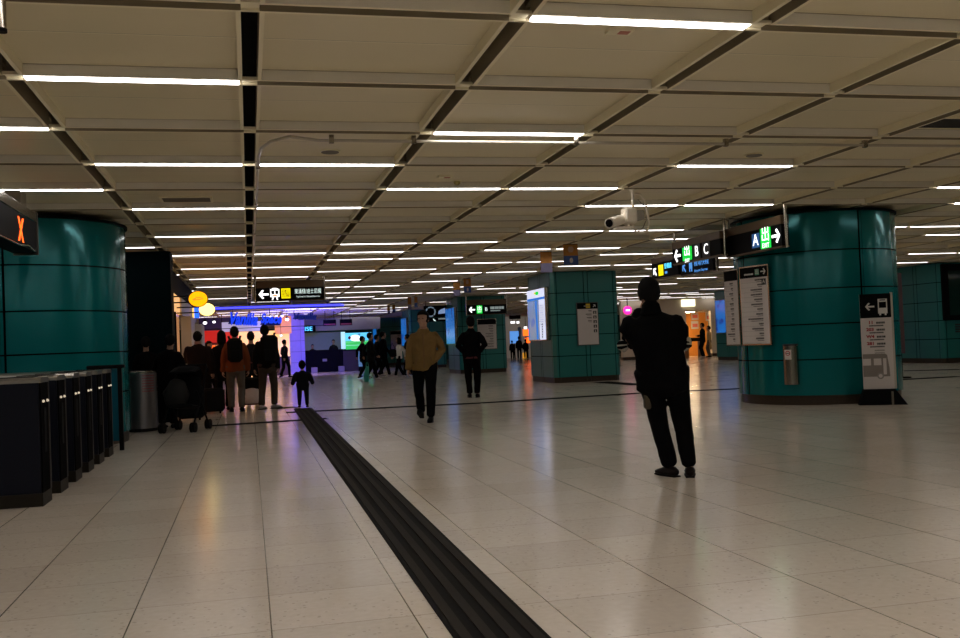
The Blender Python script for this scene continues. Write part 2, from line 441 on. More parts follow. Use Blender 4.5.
def square_pillar(x, y, label):
    t = thing('pillar', label, 'pillar', (x, y, 0), kind='thing')
    mb = MB(); mb.stack(rect_plan(PW, PD, .09), [.15, .72, 1.28, 1.84, 2.42, 3.0]); mb.build('cladding', [m_tealf, m_joint], t)
    mb = MB(); mb.stack([(a, b, False) for a, b, _ in rect_plan(PW-.03, PD-.03, .09)], [0, .15]); mb.build('plinth', m_plinth, t)
    return t
square_pillar(8.9, 26.15, 'teal square pillar with a lit map and a white board, middle of the hall')
square_pillar(8.9, 38.15, 'teal square pillar behind the man in black by the B sign')
square_pillar(8.9, 50.15, 'teal square pillar showing right behind the shoulder of the man in tan')
square_pillar(8.9, 62.15, 'farthest teal square pillar, left of the head of the man in tan')
square_pillar(20.9, 38.15, 'teal square pillar with a glowing blue panel beside the orange shop')
square_pillar(21.0, 26.15, 'teal square pillar with a dark window at the right edge of the hall')

# lightboxes on the left side of the square pillars
def lightbox(px, py, label, m_face, w=1.75, z0=1.16, z1=2.62, top=False):
    t = thing('lightbox', label, 'lightbox', (px-PW-.07, py-.05, 0), R(-90))
    mb = MB(); mb.box((-w/2, -.045, z0), (w/2, .070, z1), bv=.012); mb.build('housing', m_steel, t)
    mb = MB(); mb.box((-w/2+.04, -.05, z0+.03), (w/2-.04, -.046, z1-.03)); mb.build('poster', m_face, t)
    if top:
        mb = MB(); mb.box((-w/2+.04, -.053, z1-.26), (w/2-.04, -.0505, z1-.03)); mb.box((w*.17, -.053, z0+.03), (w/2-.04, -.0505, z1-.33)); mb.build('legend', mat('map_legend', (.8, .8, .8), .5, emit=(.72, .76, 1.), es=.8), t)
        mb = MB(); mb.box((-w/2+.04, -.0560, z1-.325), (w/2-.04, -.0535, z1-.265)); mb.poly_prism([(.0, z0+.04), (.14, z0+.04), (.10, z1-.34), (-.06, z1-.34)], 'y', -.056, -.0535); mb.build('blue_band', mat('map_blue', (.02, .1, .5), .5, emit=(.02, .20, .75), es=.7), t)
        mb = MB(); mb.disc((.16, -.0545, z1-.14), .16, .004, ry=.05); mb.build('lit_emblem', m_lgreen, t)
        mb = MB(); mb.disc((-.06, -.0545, z1-.13), .07, .004, ry=.03); mb.build('lit_emblem', m_lyellow, t)
        mb = MB()
        for k in range(15):
            if k < 6: lines(mb, w*.28, z0+.08+k*.07, .12, .045, -.056, -.0535, k)
            elif k == 7: mb.box((w*.19, -.056, z0+.52), (w/2-.05, -.0535, z0+.535))
            else: lines(mb, w*.2, z0+.05+k*.065, .42, .014, -.056, -.0535, k)
        mb.build('small_print', m_inkg, t)
    return t
m_bluebox = map_mat('blue_poster', .42, ((.003, .03, .40, 1), (.01, .24, .85, 1)))
lightbox(8.9, 26.15, 'lit area map in a steel case on the left side of the middle pillar', map_mat('area_map', .42), top=True)
lightbox(8.9, 38.15, 'glowing blue lightbox left of the man in black seen from behind', m_bluebox)
lightbox(8.9, 50.15, 'glowing blue lightbox left of the face of the man in tan', m_bluebox)
lightbox(8.9, 62.15, 'farthest small blue lightbox, behind the walking group', m_bluebox)
lightbox(20.9, 38.15, 'blurred blue lightbox on the pillar beside the orange shop', m_bluebox)
# dark window on the right-hand pillar
t = thing('window_display', 'dark framed glass display window on the pillar at the right edge', 'display', (21.0, 26.15-PD-.05, 0))
mb = MB(); mb.box((-PW+.02, -.04, 1.28), (PW-.02, .045, 2.95), bv=.012); mb.build('frame', m_black, t)
mb = MB(); mb.box((-PW+.22, -.046, 1.42), (PW-.22, -.0405, 2.75)); mb.build('glass', mat('dark_glass', (.01, .03, .025), .06), t)
mb = MB()
for k in range(4): lines(mb, -PW+.45, 1.12-k*.07, .5, .04, .028, .0495, k)
mb.build('lettering', m_ink, t)

# ------------------------------------------------------------------ notice boards, wall bin, bus totem on the right pillar
def board(loc, rz, w, h, label, head, rows, icons=False, cat='notice board', name='notice_board'):
    t = thing(name, label, cat, loc, rz)
    mb = MB(); mb.box((-w/2-.02, -.012, -.02), (w/2+.02, .02, h+.02)); mb.build('frame', m_steel if not icons else mat('dark_frame', (.06, .07, .065), .4), t)
    mb = MB(); mb.box((-w/2, -.016, 0), (w/2, -.0125, h-head)); mb.build('sheet', m_board, t)
    hb = MB(); hb.box((-w/2, -.016, h-head), (w/2, -.0125, h)); hb.build('header', m_black, t)
    mb = MB()
    for k in range(rows):
        rnd = random.Random(k*7+int(w*100)); ww = w*rnd.choice((.16, .2, .25, .3, .42, .55))
        if icons and k >= 4: break
        z = (h-head)-(k+.7)*(h-head-.05)/(rows if not icons else 10)
        xr = w/2-.12 if not icons else w/2-.17
        lines(mb, xr-ww, z, ww, .026, -.018, -.0162, k); lines(mb, xr-ww*.8, z-.024, ww*.8, .009, -.018, -.0162, k+40)
    mb.build('printed_text', mat('board_print', (.10, .09, .085), .6), t)
    if rows > 6 and not icons:
        mb = MB()
        for k in range(1, rows):
            z = (h-head)-k*(h-head-.05)/rows-.002
            mb.box((-w/2+.02, -.018, z), (w/2-.15, -.0165, z+.003))
        mb.build('rule_lines', m_inkg, t)
    return t
def on_round(c, r, px, rad_off=.06):       # tangent place on a round pillar along the sight line of photo column px
    d = ray(px, 320); d = Vector((d.x, d.y)); d.normalize(); C = Vector(c); b = C.dot(d); k = b-math.sqrt(max((r+rad_off)**2-(C.length_squared-b*b), 0))
    p = d*k; n = (p-C).normalized()
    return p, math.atan2(n.x, -n.y), n
p, rz, n_ = on_round(PR, PRR, 756, .05)
zt = at(754, 267, p.y).z; zb = at(754, 344, p.y).z
tb = board((p.x, p.y, zb), rz, .60, zt-zb, 'white exit list with a black heading on the round pillar, right of a narrower one', .17, 13)
h_ = zt-zb
mb = MB(); arrow(mb, .22, h_-.085, .11, 0, -.0185, -.0165); mb.build('arrow', m_inkw, tb)
mb = MB(); mb.box((.04, -.0185, h_-.135), (.13, -.0165, h_-.04)); mb.build('green_mark', m_inkgn, tb)
text('exit_letter', '出', .085, m_inkw, tb, (.085, -.0195, h_-.087), depth=.0006)
mb = MB(); lines(mb, -.2, h_-.125, .2, .025, -.0185, -.0165, 5); mb.build('heading_text', m_inkw, tb)
mb = MB(); mb.box((.18, -.0185, h_-.30), (.27, -.0165, h_-.20)); mb.build('letter_tile', m_ink, tb)
text('letter_a', 'A', .085, m_inkw, tb, (.225, -.0195, h_-.25), depth=.0006)
p, rz, n_ = on_round(PR, PRR, 735.5, .04)
zt = at(734, 271, p.y).z; zb = at(734, 344.5, p.y).z
board((p.x-.07, p.y-.05, zb), rz+.40, .36, zt-zb, 'narrow white notice board at the left edge of the round pillar', .17, 12)

p, rz, n_ = on_round(PR, PRR, 789.5, .0)
zb = at(789, 384.5, p.y).z; zt = at(789, 344, p.y).z
t = thing('ash_bin', 'stainless steel half-round bin fixed to the round teal pillar', 'bin', (p.x, p.y, zb), rz)
hh = zt-zb
prof = [(-.115, -.0), (.115, 0.)] + [(.115*math.cos(a), -.05-.085*math.sin(a)) for a in [PI*k/14 for k in range(15)]]
prof = [(.115, .0)]+[(.115*math.cos(PI*k/14), -.03-.10*math.sin(PI*k/14)) for k in range(15)]+[(-.115, 0)]
mb = MB(); mb.poly_prism(list(reversed(prof)), 'z', 0, hh-.03); mb.build('shell', m_steel, t, smooth=True)
mb = MB(); mb.poly_prism([(a*.96, b*.96) for a, b in reversed(prof)], 'z', hh-.0295, hh); mb.build('lid', mat('dark_lid', (.02, .02, .02), .4), t)
mb = MB(); mb.box((-.055, -.138, hh*.62), (.045, -.125, hh*.86)); st = mb.build('sticker', m_board, t)
mb = MB(); mb.disc((-.005, -.139, hh*.775), .038, .003); mb.build('red_ring', m_inkr, st)
mb = MB(); mb.disc((-.005, -.1405, hh*.775), .026, .003); mb.build('white_disc', m_board, st)
mb = MB(); mb.box((-.028, -.143, hh*.765), (.020, -.1415, hh*.785)); mb.build('mark', m_ink, st)

# bus totem
b0 = onf(880, 404.5); vz = math.atan2(ray(876, 350).x, ray(876, 350).y)
t = thing('bus_sign', 'leaning white bus stop totem with a black head on a black foot', 'sign', (b0.x, b0.y, 0), -vz*.8)
W2, HT = .215, 1.66
mb = MB(); mb.poly_prism([(-.30, 0), (.37, 0), (.21, .235), (-.22, .235)], 'y', -.13, .10); mb.build('foot', m_blackm, t)
mb = MB(); mb.poly_prism([(.15, .0), (.18, 0), (.18, .2), (.15, .2)], 'y', -.135, -.131); mb.build('foot_seam', mat('grey_seam', (.12, .1, .07), .5), t)
mb = MB(); mb.box((-W2, -.03, .236), (W2, .03, HT)); mb.build('panel', m_board, t)
mb = MB(); mb.box((W2, -.03, .236), (W2+.03, .03, HT+.01)); mb.build('edge_post', mat('pale_edge', (.42, .39, .32), .4), t)
mb = MB(); mb.box((-W2-.005, -.034, HT-.36), (W2, -.0302, HT)); mb.build('header', m_black, t)
mb = MB(); arrow(mb, -.08, HT-.19, .13, PI, -.038, -.0345); mb.build('arrow', m_inkw, t)
mb = MB(); mb.box((.035, -.038, HT-.30), (.165, -.0345, HT-.08), bv=.0)
mb.box((.05, -.038, HT-.325), (.075, -.0345, HT-.30)); mb.box((.125, -.038, HT-.325), (.15, -.0345, HT-.30)); bi = mb.build('bus_icon', m_inkw, t)
mb = MB(); mb.box((.05, -.041, HT-.215), (.15, -.0385, HT-.125)); mb.box((.06, -.041, HT-.105), (.14, -.0385, HT-.09)); mb.build('windscreen', m_black, bi)
for k, num in enumerate(('11', '203', 'W4', '281')):
    z = HT-.43-k*.105
    text('route_number', num, .062, m_inkr, t, (-.09 if num != '11' else -.075, -.0315, z), sx=1.15, depth=.0008, bold=.003)
    mb = MB(); lines(mb, .0, z-.02, .12, .03, -.033, -.0305, k); lines(mb, -.10, z-.058, .20, .020, -.033, -.0305, k+9); mb.build('route_text', m_ink, t)
mb = MB(); lines(mb, -.04, .80, .14, .022, -.033, -.0305, 3); lines(mb, -.04, .765, .14, .018, -.033, -.0305, 4); mb.build('foot_note', m_inkg, t)
mb = MB(); mb.poly_prism([(-W2+.002, .42), (.09, .42), (.16, .42), (.155, .55), (.13, .74), (.10, .76), (-W2+.002, .76)], 'y', -.033, -.0305); bp = mb.build('bus_picture', mat('grey_print', (.22, .19, .165), .6), t)
mb = MB(); mb.box((-W2+.002, -.0355, .59), (-.10, -.0335, .69)); mb.box((-.06, -.0355, .59), (.045, -.0335, .69)); mb.box((.07, -.0355, .45), (.115, -.0335, .69)); mb.build('bus_window', m_board, bp)
mb = MB(); mb.disc((.025, -.0345, .43), .048, .004); mb.build('bus_wheel', m_inkg, bp)
mb = MB(); mb.disc((.025, -.037, .43), .028, .003); mb.build('wheel_hub', m_board, bp)

# white board on the middle pillar
zb = at(588, 344.5, 24.975).z; zt = at(588, 303, 24.975).z; xa = at(577, 325, 24.975).x; xb = at(598.5, 325, 24.975).x
tb = board(((xa+xb)/2, 24.965, zb), 0, xb-xa-.04, zt-zb, 'white notice board with five black icon squares on the middle teal pillar', .16, 10, icons=True)
h_ = zt-zb; w_ = xb-xa-.04
for k in range(5):
    z = h_-.22-k*.125
    mb = MB(); mb.box((w_/2-.13, -.0185, z-.08), (w_/2-.035, -.0162, z)); ic = mb.build('icon_square', m_ink, tb)
    mb = MB(); mb.disc((w_/2-.083, -.0195, z-.03), .014, .002); mb.box((w_/2-.10, -.0205, z-.072), (w_/2-.066, -.0187, z-.048)); mb.build('pictogram', m_board, ic)
mb = MB(); mb.box((w_/2-.33, -.0185, h_-.14), (w_/2-.21, -.0162, h_-.02)); mb.build('yellow_mark', m_inky, tb)
mb = MB(); lines(mb, -.1, h_-.1, .16, .035, -.0185, -.0162, 2); mb.build('heading_text', m_inkg, tb)
mb = MB(); arrow(mb, w_/2-.09, h_-.08, .09, R(45), -.0185, -.0162); mb.build('arrow', m_inkw, tb)
# board on the next pillar and the farthest
for (xa_, xb_, ya_, yb_, Y_, lab) in ((478, 496, 319, 349, 36.97, 'white notice board right of the man in black on the B sign pillar'), (391, 401.5, 331, 352, 60.97, 'small pale notice board on the farthest teal pillar')):
    a, b = at(xa_, yb_, Y_), at(xb_, ya_, Y_)
    board(((a.x+b.x)/2, Y_-.005, a.z), 0, b.x-a.x-.04, b.z-a.z, lab, .2, 9)

# ------------------------------------------------------------------ hanging signs
def hang_sign(name, label, loc, rz, w, z0, z1, zh, post=.022, posts=True, ends=0.):   # face -y, hangs from the ceiling rail
    t = thing(name, label, 'sign', loc, rz)
    mb = MB(); mb.box((-w/2, -.06, z0), (w/2, .06, z1)); mb.build('panel', m_black, t)
    if zh: mb = MB(); mb.box((-w/2, -.07, z1+.0005), (w/2, .07, zh), bv=.01); mb.build('hood', m_bronze, t)
    mb = MB(); mb.box((-w/2, -.065, z0-.02), (w/2, .065, z0-.0005)); mb.build('bottom_edge', m_bronze, t)
    if posts:
        for s in (-1, 1):
            mb = MB(); mb.loft([(s*(w/2+post), 0, z0-.03), (s*(w/2+post), 0, ZC-.002)], [post]*2, n=12, cap=False); mb.build('post', m_steel, t, smooth=True)
    return t
# A EXIT -> : hangs along the hall, faces its left side (-X); local +x runs towards the camera
XS = GX+5*GM
XS = GX+5*GM+.075; ya, yb = 12.72, 14.42
zA0 = at(758, 251.5, 13.55); zA1 = at(758, 229.3, 13.55)
def face_z(px, py, X):      # height where the sight line crosses the plane x = X
    d = ray(px, py); k = X/d.x; return HC+d.z*k
z0 = face_z(758, 251, XS); z1 = face_z(758, 230.2, XS); zh = face_z(758, 221.5, XS)
t = hang_sign('exit_sign', 'black hanging sign with blue A, green exit mark and arrow by the round pillar', (XS, (ya+yb)/2, 0), R(-90), yb-ya, z0, z1, zh)
zc = (z0+z1)/2; hs = z1-z0; wA = yb-ya
mb = MB(); arrow(mb, wA*.41, zc, .23, 0, -.066, -.061); mb.build('arrow', m_lwhite, t)
mb = MB(); mb.box((wA*.15, -.066, z0+.005), (wA*.325, -.061, z1-.005)); g = mb.build('exit_mark', m_lgreen, t)
text('exit_character', '出', .25, m_lwhite, g, (wA*.2375, -.0672, zc+.05), depth=.001, sx=1.)
text('exit_word', 'EXIT', .10, m_lwhite, g, (wA*.2375, -.0672, zc-.11), depth=.001)
mb = MB(); mb.box((wA*.0, -.066, z0+.045), (wA*.13, -.061, z1-.055)); g = mb.build('letter_tile', m_lnavy, t)
text('letter_a', 'A', .25, m_lwhite, g, (wA*.065, -.0672, zc-.005), depth=.001)
# <- EXIT B C
XS = GX+5*GM-.08; ya, yb = 14.30, 16.13
z0 = face_z(700, 259, XS); z1 = face_z(700, 244, XS); zh = face_z(700, 236.5, XS)
t = hang_sign('exit_sign', 'black hanging sign with arrow, green exit mark and letters B and C', (XS, (ya+yb)/2, 0), R(-90), yb-ya, z0, z1, zh)
zc = (z0+z1)/2; wB = yb-ya
mb = MB(); arrow(mb, -wB*.385, zc, .25, PI, -.066, -.061); mb.build('arrow', m_lwhite, t)
mb = MB(); mb.box((-wB*.27, -.066, z0+.01), (-wB*.07, -.061, z1-.01)); g = mb.build('exit_mark', m_lgreen, t)
text('exit_character', '出', .23, m_lwhite, g, (-wB*.17, -.0672, zc+.05), depth=.001, sx=1.1)
text('exit_word', 'EXIT', .09, m_lwhite, g, (-wB*.17, -.0672, zc-.12), depth=.001)
for k, ch in ((.03, 'B'), (.22, 'C')):
    mb = MB(); mb.box((wB*(k-.075), -.064, zc-.14), (wB*(k+.075), -.061, zc+.14)); g = mb.build('letter_tile', mat('deep_navy', (.004, .014, .025), .4), t)
    text('letter_'+ch.lower(), ch, .25, m_lwhite, g, (wB*k, -.0655, zc), depth=.001)
# lower pair further back
X2 = GX+6*GM
def yat(px, X): d = ray(px, 275); return X*d.y/d.x
for (pa, pb, ya_, yb_, lab) in ((681.8, 654, 262.8, 272.8, 'lower black hanging sign with a yellow square and white arrow'), (717, 683, 262, 273.8, 'lower black hanging sign with blue train mark and blue lettering')):
    y_a, y_b = yat(pa, X2), yat(pb, X2)
    pm = (pa+pb)/2; wide = y_b-y_a
    if pa < 700: z0 = face_z(pm, 276.6, X2); z1 = face_z(pm, 261.5, X2); zh = face_z(pm, 256, X2)
    else: z0 = face_z(pm, 272.5, X2); z1 = face_z(pm, 259.5, X2); zh = None
    t = hang_sign('direction_sign', lab, (X2, (y_a+y_b)/2, 0), R(-90), wide-.05, z0, z1, zh, post=.02)
    zc = (z0+z1)/2; hs = z1-z0
    if pa < 700:
        mb = MB(); arrow(mb, -wide*.36, zc-.02, .22, R(135), -.066, -.061); mb.build('arrow', m_lwhite, t)
        mb = MB(); mb.box((-wide*.22, -.066, z0+.04), (-wide*.05, -.061, z1-.05)); g = mb.build('yellow_square', m_lyellow, t)
        text('lift_mark', 'i', .18, m_ink, g, (-wide*.135, -.0672, zc), depth=.001)
        text('sign_text', '登機處', .13, m_lcyan, t, (wide*.12, -.0615, zc+.06), depth=.001)
        mb = MB(); lines(mb, wide*.01, zc-.10, .12, .05, -.066, -.061, 3); mb.build('small_text', m_lblue, t)
    else:
        mb = MB(); arrow(mb, -wide*.37, zc, .20, R(135), -.066, -.061); mb.build('arrow', m_lblue, t)
        mb = MB(); mb.box((-wide*.21, -.066, zc-.03), (-wide*.12, -.061, zc+.11)); mb.box((-wide*.205, -.066, zc-.09), (-wide*.185, -.061, zc-.03)); mb.box((-wide*.145, -.066, zc-.09), (-wide*.125, -.061, zc-.03)); mb.build('train_mark', m_lblue, t)
        text('sign_text', '機場快綫', .14, m_lblue, t, (wide*.15, -.0615, zc+.06), depth=.001, sx=1.2)
        text('small_text', 'Airport Express', .085, m_lblue, t, (wide*.13, -.0615, zc-.09), depth=.001, sx=1.1)

# train sign over the left aisle
YT = 24.05
a, b = at(257, 300, YT), at(323, 287, YT); zh = at(290, 280.5, YT).z
z0, z1 = at(290, 300.2, YT).z, at(290, 287.6, YT).z
t = hang_sign('line_sign', 'long black hanging sign with train mark, yellow square and line names', ((a.x+b.x)/2, YT, 0), 0, b.x-a.x, z0, z1, zh, post=.03)
wT = b.x-a.x; zc = (z0+z1)/2; h = z1-z0
mb = MB(); arrow(mb, -wT*.40, zc, .24, PI, -.066, -.061); mb.build('arrow', m_lwhite, t)
mb = MB(); mb.box((-wT*.30, -.066, z0+.085), (-wT*.165, -.061, z1-.03), bv=.0)
mb.poly_prism([(-wT*.285, z1-.03), (-wT*.18, z1-.03), (-wT*.21, z1-.005), (-wT*.255, z1-.005)], 'y', -.066, -.061)
mb.poly_prism([(-wT*.28, z0+.01), (-wT*.262, z0+.01), (-wT*.25, z0+.085), (-wT*.27, z0+.085)], 'y', -.066, -.061)
mb.poly_prism([(-wT*.203, z0+.01), (-wT*.185, z0+.01), (-wT*.195, z0+.085), (-wT*.215, z0+.085)], 'y', -.066, -.061); tr = mb.build('train_mark', m_lwhite, t)
mb = MB(); mb.box((-wT*.285, -.068, zc), (-wT*.24, -.0665, zc+.09)); mb.box((-wT*.225, -.068, zc), (-wT*.18, -.0665, zc+.09)); mb.build('train_window', m_black, tr)
mb = MB(); mb.box((-wT*.265, -.068, zc-.055), (-wT*.20, -.0665, zc-.02)); mb.build('train_nose', m_lred, tr)
mb = MB(); mb.box((-wT*.135, -.066, z0+.045), (-wT*.0, -.061, z1-.02)); g = mb.build('yellow_square', m_lyellow, t)
text('square_text', '往', .12, m_ink, g, (-wT*.09, -.0675, zc+.05), depth=.001); text('square_text', 'To', .09, m_ink, g, (-wT*.05, -.0675, zc+.05), depth=.001)
text('square_text', '九龍', .10, m_ink, g, (-wT*.07, -.0675, zc-.04), depth=.001)
m_ltext = mat('lit_text', (.8, .9, .88), .5, emit=(.72, .92, .88), es=.9)
text('line_names', '東涌綫/迪士尼綫', .13, m_ltext, t, (wT*.265, -.0615, zc+.045), depth=.001, sx=.68)
text('line_names_small', 'Tung Chung Line / Disneyland Resort Line', .05, m_ltext, t, (wT*.265, -.0615, zc-.075), depth=.001, sx=.66)

# <- EXIT B ... before the second pillar
YF = 36.3
a, b = at(467.5, 314, YF), at(505.5, 304.5, YF)
zt_ = at(486, 299.5, YF).z
t = hang_sign('exit_sign', 'distant black hanging sign with arrow, green exit mark and letter B', ((a.x+b.x)/2, YF, 0), 0, b.x-a.x, at(486, 314, YF).z, at(486, 304.8, YF).z, zt_, post=.03)
z0, z1 = at(486, 314, YF).z, at(486, 304.8, YF).z; zc = (z0+z1)/2; wF = b.x-a.x
mb = MB(); arrow(mb, -wF*.39, zc, .24, PI, -.066, -.061); mb.build('arrow', m_lwhite, t)
mb = MB(); mb.box((-wF*.27, -.066, z0+.02), (-wF*.12, -.061, z1-.02)); g = mb.build('exit_mark', m_lgreen, t)
text('exit_character', '出', .19, m_lwhite, g, (-wF*.195, -.0672, zc+.04), depth=.001); text('exit_word', 'EXIT', .07, m_lwhite, g, (-wF*.195, -.0672, zc-.09), depth=.001)
text('letter_b', 'B', .2, m_ltext, t, (-wF*.02, -.0615, zc), depth=.001)
mb = MB(); lines(mb, wF*.09, zc, wF*.36, .10, -.066, -.061, 8); lines(mb, wF*.09, zc-.08, wF*.26, .04, -.066, -.061, 9); mb.build('sign_text', mat('dim_text', (.3, .35, .35), .5, emit=(.25, .3, .3), es=.6), t)
# round mark and picture sign left of that
YD = 40.
t = thing('picture_sign', 'dark hanging sign with a ring mark and blue picture above a phone sign', 'sign', (at(440, 315, YD).x, YD, 0))
xc = t.location.x
def lx(px): return at(px, 315, YD).x-xc
def lz(py): return at(440, py, YD).z
mb = MB(); mb.box((lx(424), -.05, lz(317)), (lx(449), .05, lz(305.5))); mb.build('panel', m_black, t)
mb = MB(); mb.box((lx(424), -.05, lz(321.5)), (lx(449), .05, lz(317.4))); mb.build('lower_panel', m_black, t)
mb = MB()
for k in range(28):
    a = 2*PI*k/28
    if k % 7 != 3: mb.box((lx(430.5)+.19*math.cos(a)-.025, -.056, lz(311.5)+.19*math.sin(a)-.025), (lx(430.5)+.19*math.cos(a)+.025, -.051, lz(311.5)+.19*math.sin(a)+.025))
mb.build('ring_mark', mat('lit_grey', (.4, .5, .55), .5, emit=(.3, .4, .5), es=.3), t)
mb = MB(); mb.poly_prism([(lx(438), lz(314)), (lx(445), lz(313.5)), (lx(445), lz(308)), (lx(441), lz(309.5)), (lx(438.5), lz(311))], 'y', -.056, -.051); mb.build('blue_picture', mat('lit_skyblue', (.4, .5, .8), .5, emit=(.35, .5, .85), es=.45), t)
mb = MB(); mb.tube([(lx(433), -.055, lz(318.5)), (lx(433.6), -.055, lz(320)), (lx(435), -.055, lz(320.8))], .022); mb.build('phone_mark', m_ltext, t)
mb = MB(); lines(mb, lx(438), lz(319.5), .3, .06, -.056, -.051, 4); mb.build('sign_text', MATS['dim_text'], t)
for s in (426, 447):
    mb = MB(); mb.loft([(lx(s), 0, lz(305.5)), (lx(s), 0, ZC)], [.02]*2, n=8, cap=False); mb.build('post', m_steel, t)

# gate display with the orange cross, over the gates
XD = -2.30
Ya, Yb = 9.40, 11.72
t = thing('gate_display', 'black hanging lane display showing a red cross above the gates', 'display', (XD, (Ya+Yb)/2, 0), R(90))
wD = Yb-Ya    # local +x runs along the hall, the face looks to +X
mb = MB(); mb.box((-wD/2, -.03, 2.37), (wD/2, .22, 2.70)); mb.build('screen', m_black, t)
mb = MB(); mb.box((-wD/2-.01, -.035, 2.7005), (wD/2+.01, .23, 2.82), bv=.012); mb.build('hood', m_steel, t)
for a_, b_ in ((wD/2+.0105, wD/2+.04), (-wD/2-.04, -wD/2-.0105)):
    mb = MB(); mb.box((a_, -.04, 2.35), (b_, .22, 2.82)); mb.build('end_cap', mat('dark_bronze', (.06, .048, .036), .4, .5), t)
mb = MB(); mb.box((wD*.30, .03, 2.8205), (wD*.42, .19, ZC-.003)); mb.build('hanger', m_steel, t)
mb = MB(); mb.box((-wD*.42, .03, 2.8205), (-wD*.30, .19, ZC-.003)); mb.build('hanger', m_steel, t)
mb = MB()
for s in (-1, 1):
    dx, dz = .10, .125
    q = [(.37-s*dx-.024, 2.535-dz), (.37-s*dx+.024, 2.535-dz), (.37+s*dx+.024, 2.535+dz), (.37+s*dx-.024, 2.535+dz)]
    mb.poly_prism(q, 'y', -.036-.001*s, -.0305)
mb.build('cross', m_lred, t)
mb = MB(); mb.tube([(-wD/2, -.04, 2.362), (.3, -.042, 2.364), (.65, -.042, 2.40), (wD*.42, -.04, 2.37)], .009); mb.build('cable', m_steel, t)
# lower end of a steel hanger, top left
q = onf(1.5, 31, 2.62)
t = thing('sign_hanger', 'end of a steel hanger post in the top left corner', 'post', (q.x, q.y, 0))
mb = MB(); mb.loft([(0, 0, 2.63), (0, 0, ZC-.003)], [.022]*2, n=16, cap=False); mb.build('tube', m_steel, t, smooth=True)
mb = MB(); mb.disc((0, 0, 2.622), .024, .016, 'z', n=16); mb.build('end_cap', m_blackm, t, smooth=True)

# pendant banners on the fifth slot
m_org = mat('banner_orange', (.50, .20, .03), .6, vary=.5, scale=5); m_blu = mat('banner_blue', (.05, .10, .32), .6, vary=.6, scale=5); m_pur = mat('banner_lilac', (.22, .20, .34), .6, vary=.2)
ban = [(17.8, 564, 577.5, 244.5, 265, 1), (19.2, 541, 551.5, 252, 272.5, 0), (26.7, 464, 470.7, 278.5, 292.8, 1), (28.1, 453.6, 460, 282.6, 296, 0), (35.2, 414.6, 417.4, 297, 307.5, 1), (36.3, 408, 411.2, 297.5, 310, 0), (41.4, 392.5, 395, 305, 312.6, 1), (42.7, 387.5, 390, 306.3, 314, 0)]
BL = ['largest orange and blue picture banner hanging from the ceiling near the camera unit', 'orange and lilac hanging banner just behind the largest picture banner', 'orange and blue banner right of a pair hanging left of the B sign', 'orange and lilac banner left of a pair hanging left of the B sign',
      'small orange and blue banner hanging just right of the tan man\'s head top', 'small orange and lilac banner hanging over the tan man\'s head', 'tiny farthest orange banner, right one of its pair', 'tiny farthest orange banner, left one of its pair']
for k, (Y, xa_, xb_, ya_, yb_, kind) in enumerate(ban):
    xm = (xa_+xb_)/2; a, b = at(xa_, yb_, Y), at(xb_, ya_, Y); w, z0, z1 = max(b.x-a.x, .12), a.z, min(b.z, ZC-.02)
    t = thing('banner', BL[k], 'banner', ((a.x+b.x)/2, Y, z0), 0, 'banners hanging from one ceiling slot')
    h = z1-z0
    mb = MB(); mb.box((-w/2, -.004, h*.45), (w/2, .004, h)); mb.build('upper_picture', m_org, t)
    mb = MB(); mb.box((-w/2, -.004, 0), (w/2, .004, h*.4495)); mb.build('lower_picture', m_blu if kind else m_pur, t)
    mb = MB(); mb.tube([(-w/2, 0, h+.006), (w/2, 0, h+.006)], .006, 6); mb.tube([(0, 0, h+.006), (0, 0, ZC-z0)], .004, 6); mb.build('hanging_rod', m_blackm, t)
    if kind and Y < 30:
        mb = MB(); mb.loft([(0, -.008, h*.62), (0, -.008, h*.76), (0, -.008, h*.9)], [(w*.12, .002), (w*.22, .002), (w*.12, .002)], n=12, cap=False); mb.build('printed_figure', mat('banner_peach', (.5, .33, .22), .6), t)
        mb = MB(); mb.disc((w*.02, -.007, h*.22), w*.12, .004, ry=h*.13); mb.build('printed_figure', m_board, t)

# cctv camera
c = at(632.7, 200, 11.33)
t = thing('cctv_camera', 'white cctv camera hanging on a pole from the ceiling', 'camera', (c.x, c.y, 0), 0)
S = 12.1/974.   # metres per photo pixel at that distance
def cl(px, py, dy=0.): q = at(px, py, c.y+dy); return q.x-c.x, q.z
mb = MB(); x0, z0 = cl(633.5, 208); mb.loft([(0, 0, z0), (0, 0, ZC-.003)], [.018]*2, n=12, cap=False); mb.disc((0, 0, ZC-.012), .04, .016, 'z', n=16); mb.build('pole', m_white, t, smooth=True)
xa, za = cl(626.2, 223.5, -.09); xb, zb = cl(637.5, 206.5, -.09)
mb = MB(); mb.box((xa, -.09, za), (xb, .09, zb), bv=.025); mb.build('pan_head', m_white, t, smooth=True)
mb = MB(); x2, z2 = cl(643, 220); mb.box((xb+.001, -.06, z2), (x2, .06, zb-.04), bv=.01); mb.build('junction_box', mat('grey_plastic', (.30, .27, .22), .5), t)
xa, za = cl(609.7, 223, -.19); xb, zb = cl(628, 217.5, .11)
ax = Vector((xb-xa, .30, zb-za))
mb = MB(); mb.loft([(xa, -.19, za), (xa+ax.x*.3, -.19+ax.y*.3, za+ax.z*.3), (xb, .11, zb)], [.064, .062, .060], n=20, cap=False); hs = mb.build('housing', m_white, t, smooth=True)
d = ax.normalized(); p0 = Vector((xa, -.19, za))
mb = MB(); mb.loft([p0-d*.012, p0+d*.01], [.066]*2, n=20, cap=False); mb.build('front_rim', m_white, hs, smooth=True)
mb = MB(); mb.loft([p0-d*.016, p0-d*.0125], [.05]*2, n=20, cap=False); mb.build('lens', m_black, hs)
xa2, z_a = cl(615, 229.5); xb2, z_b = cl(630, 226)
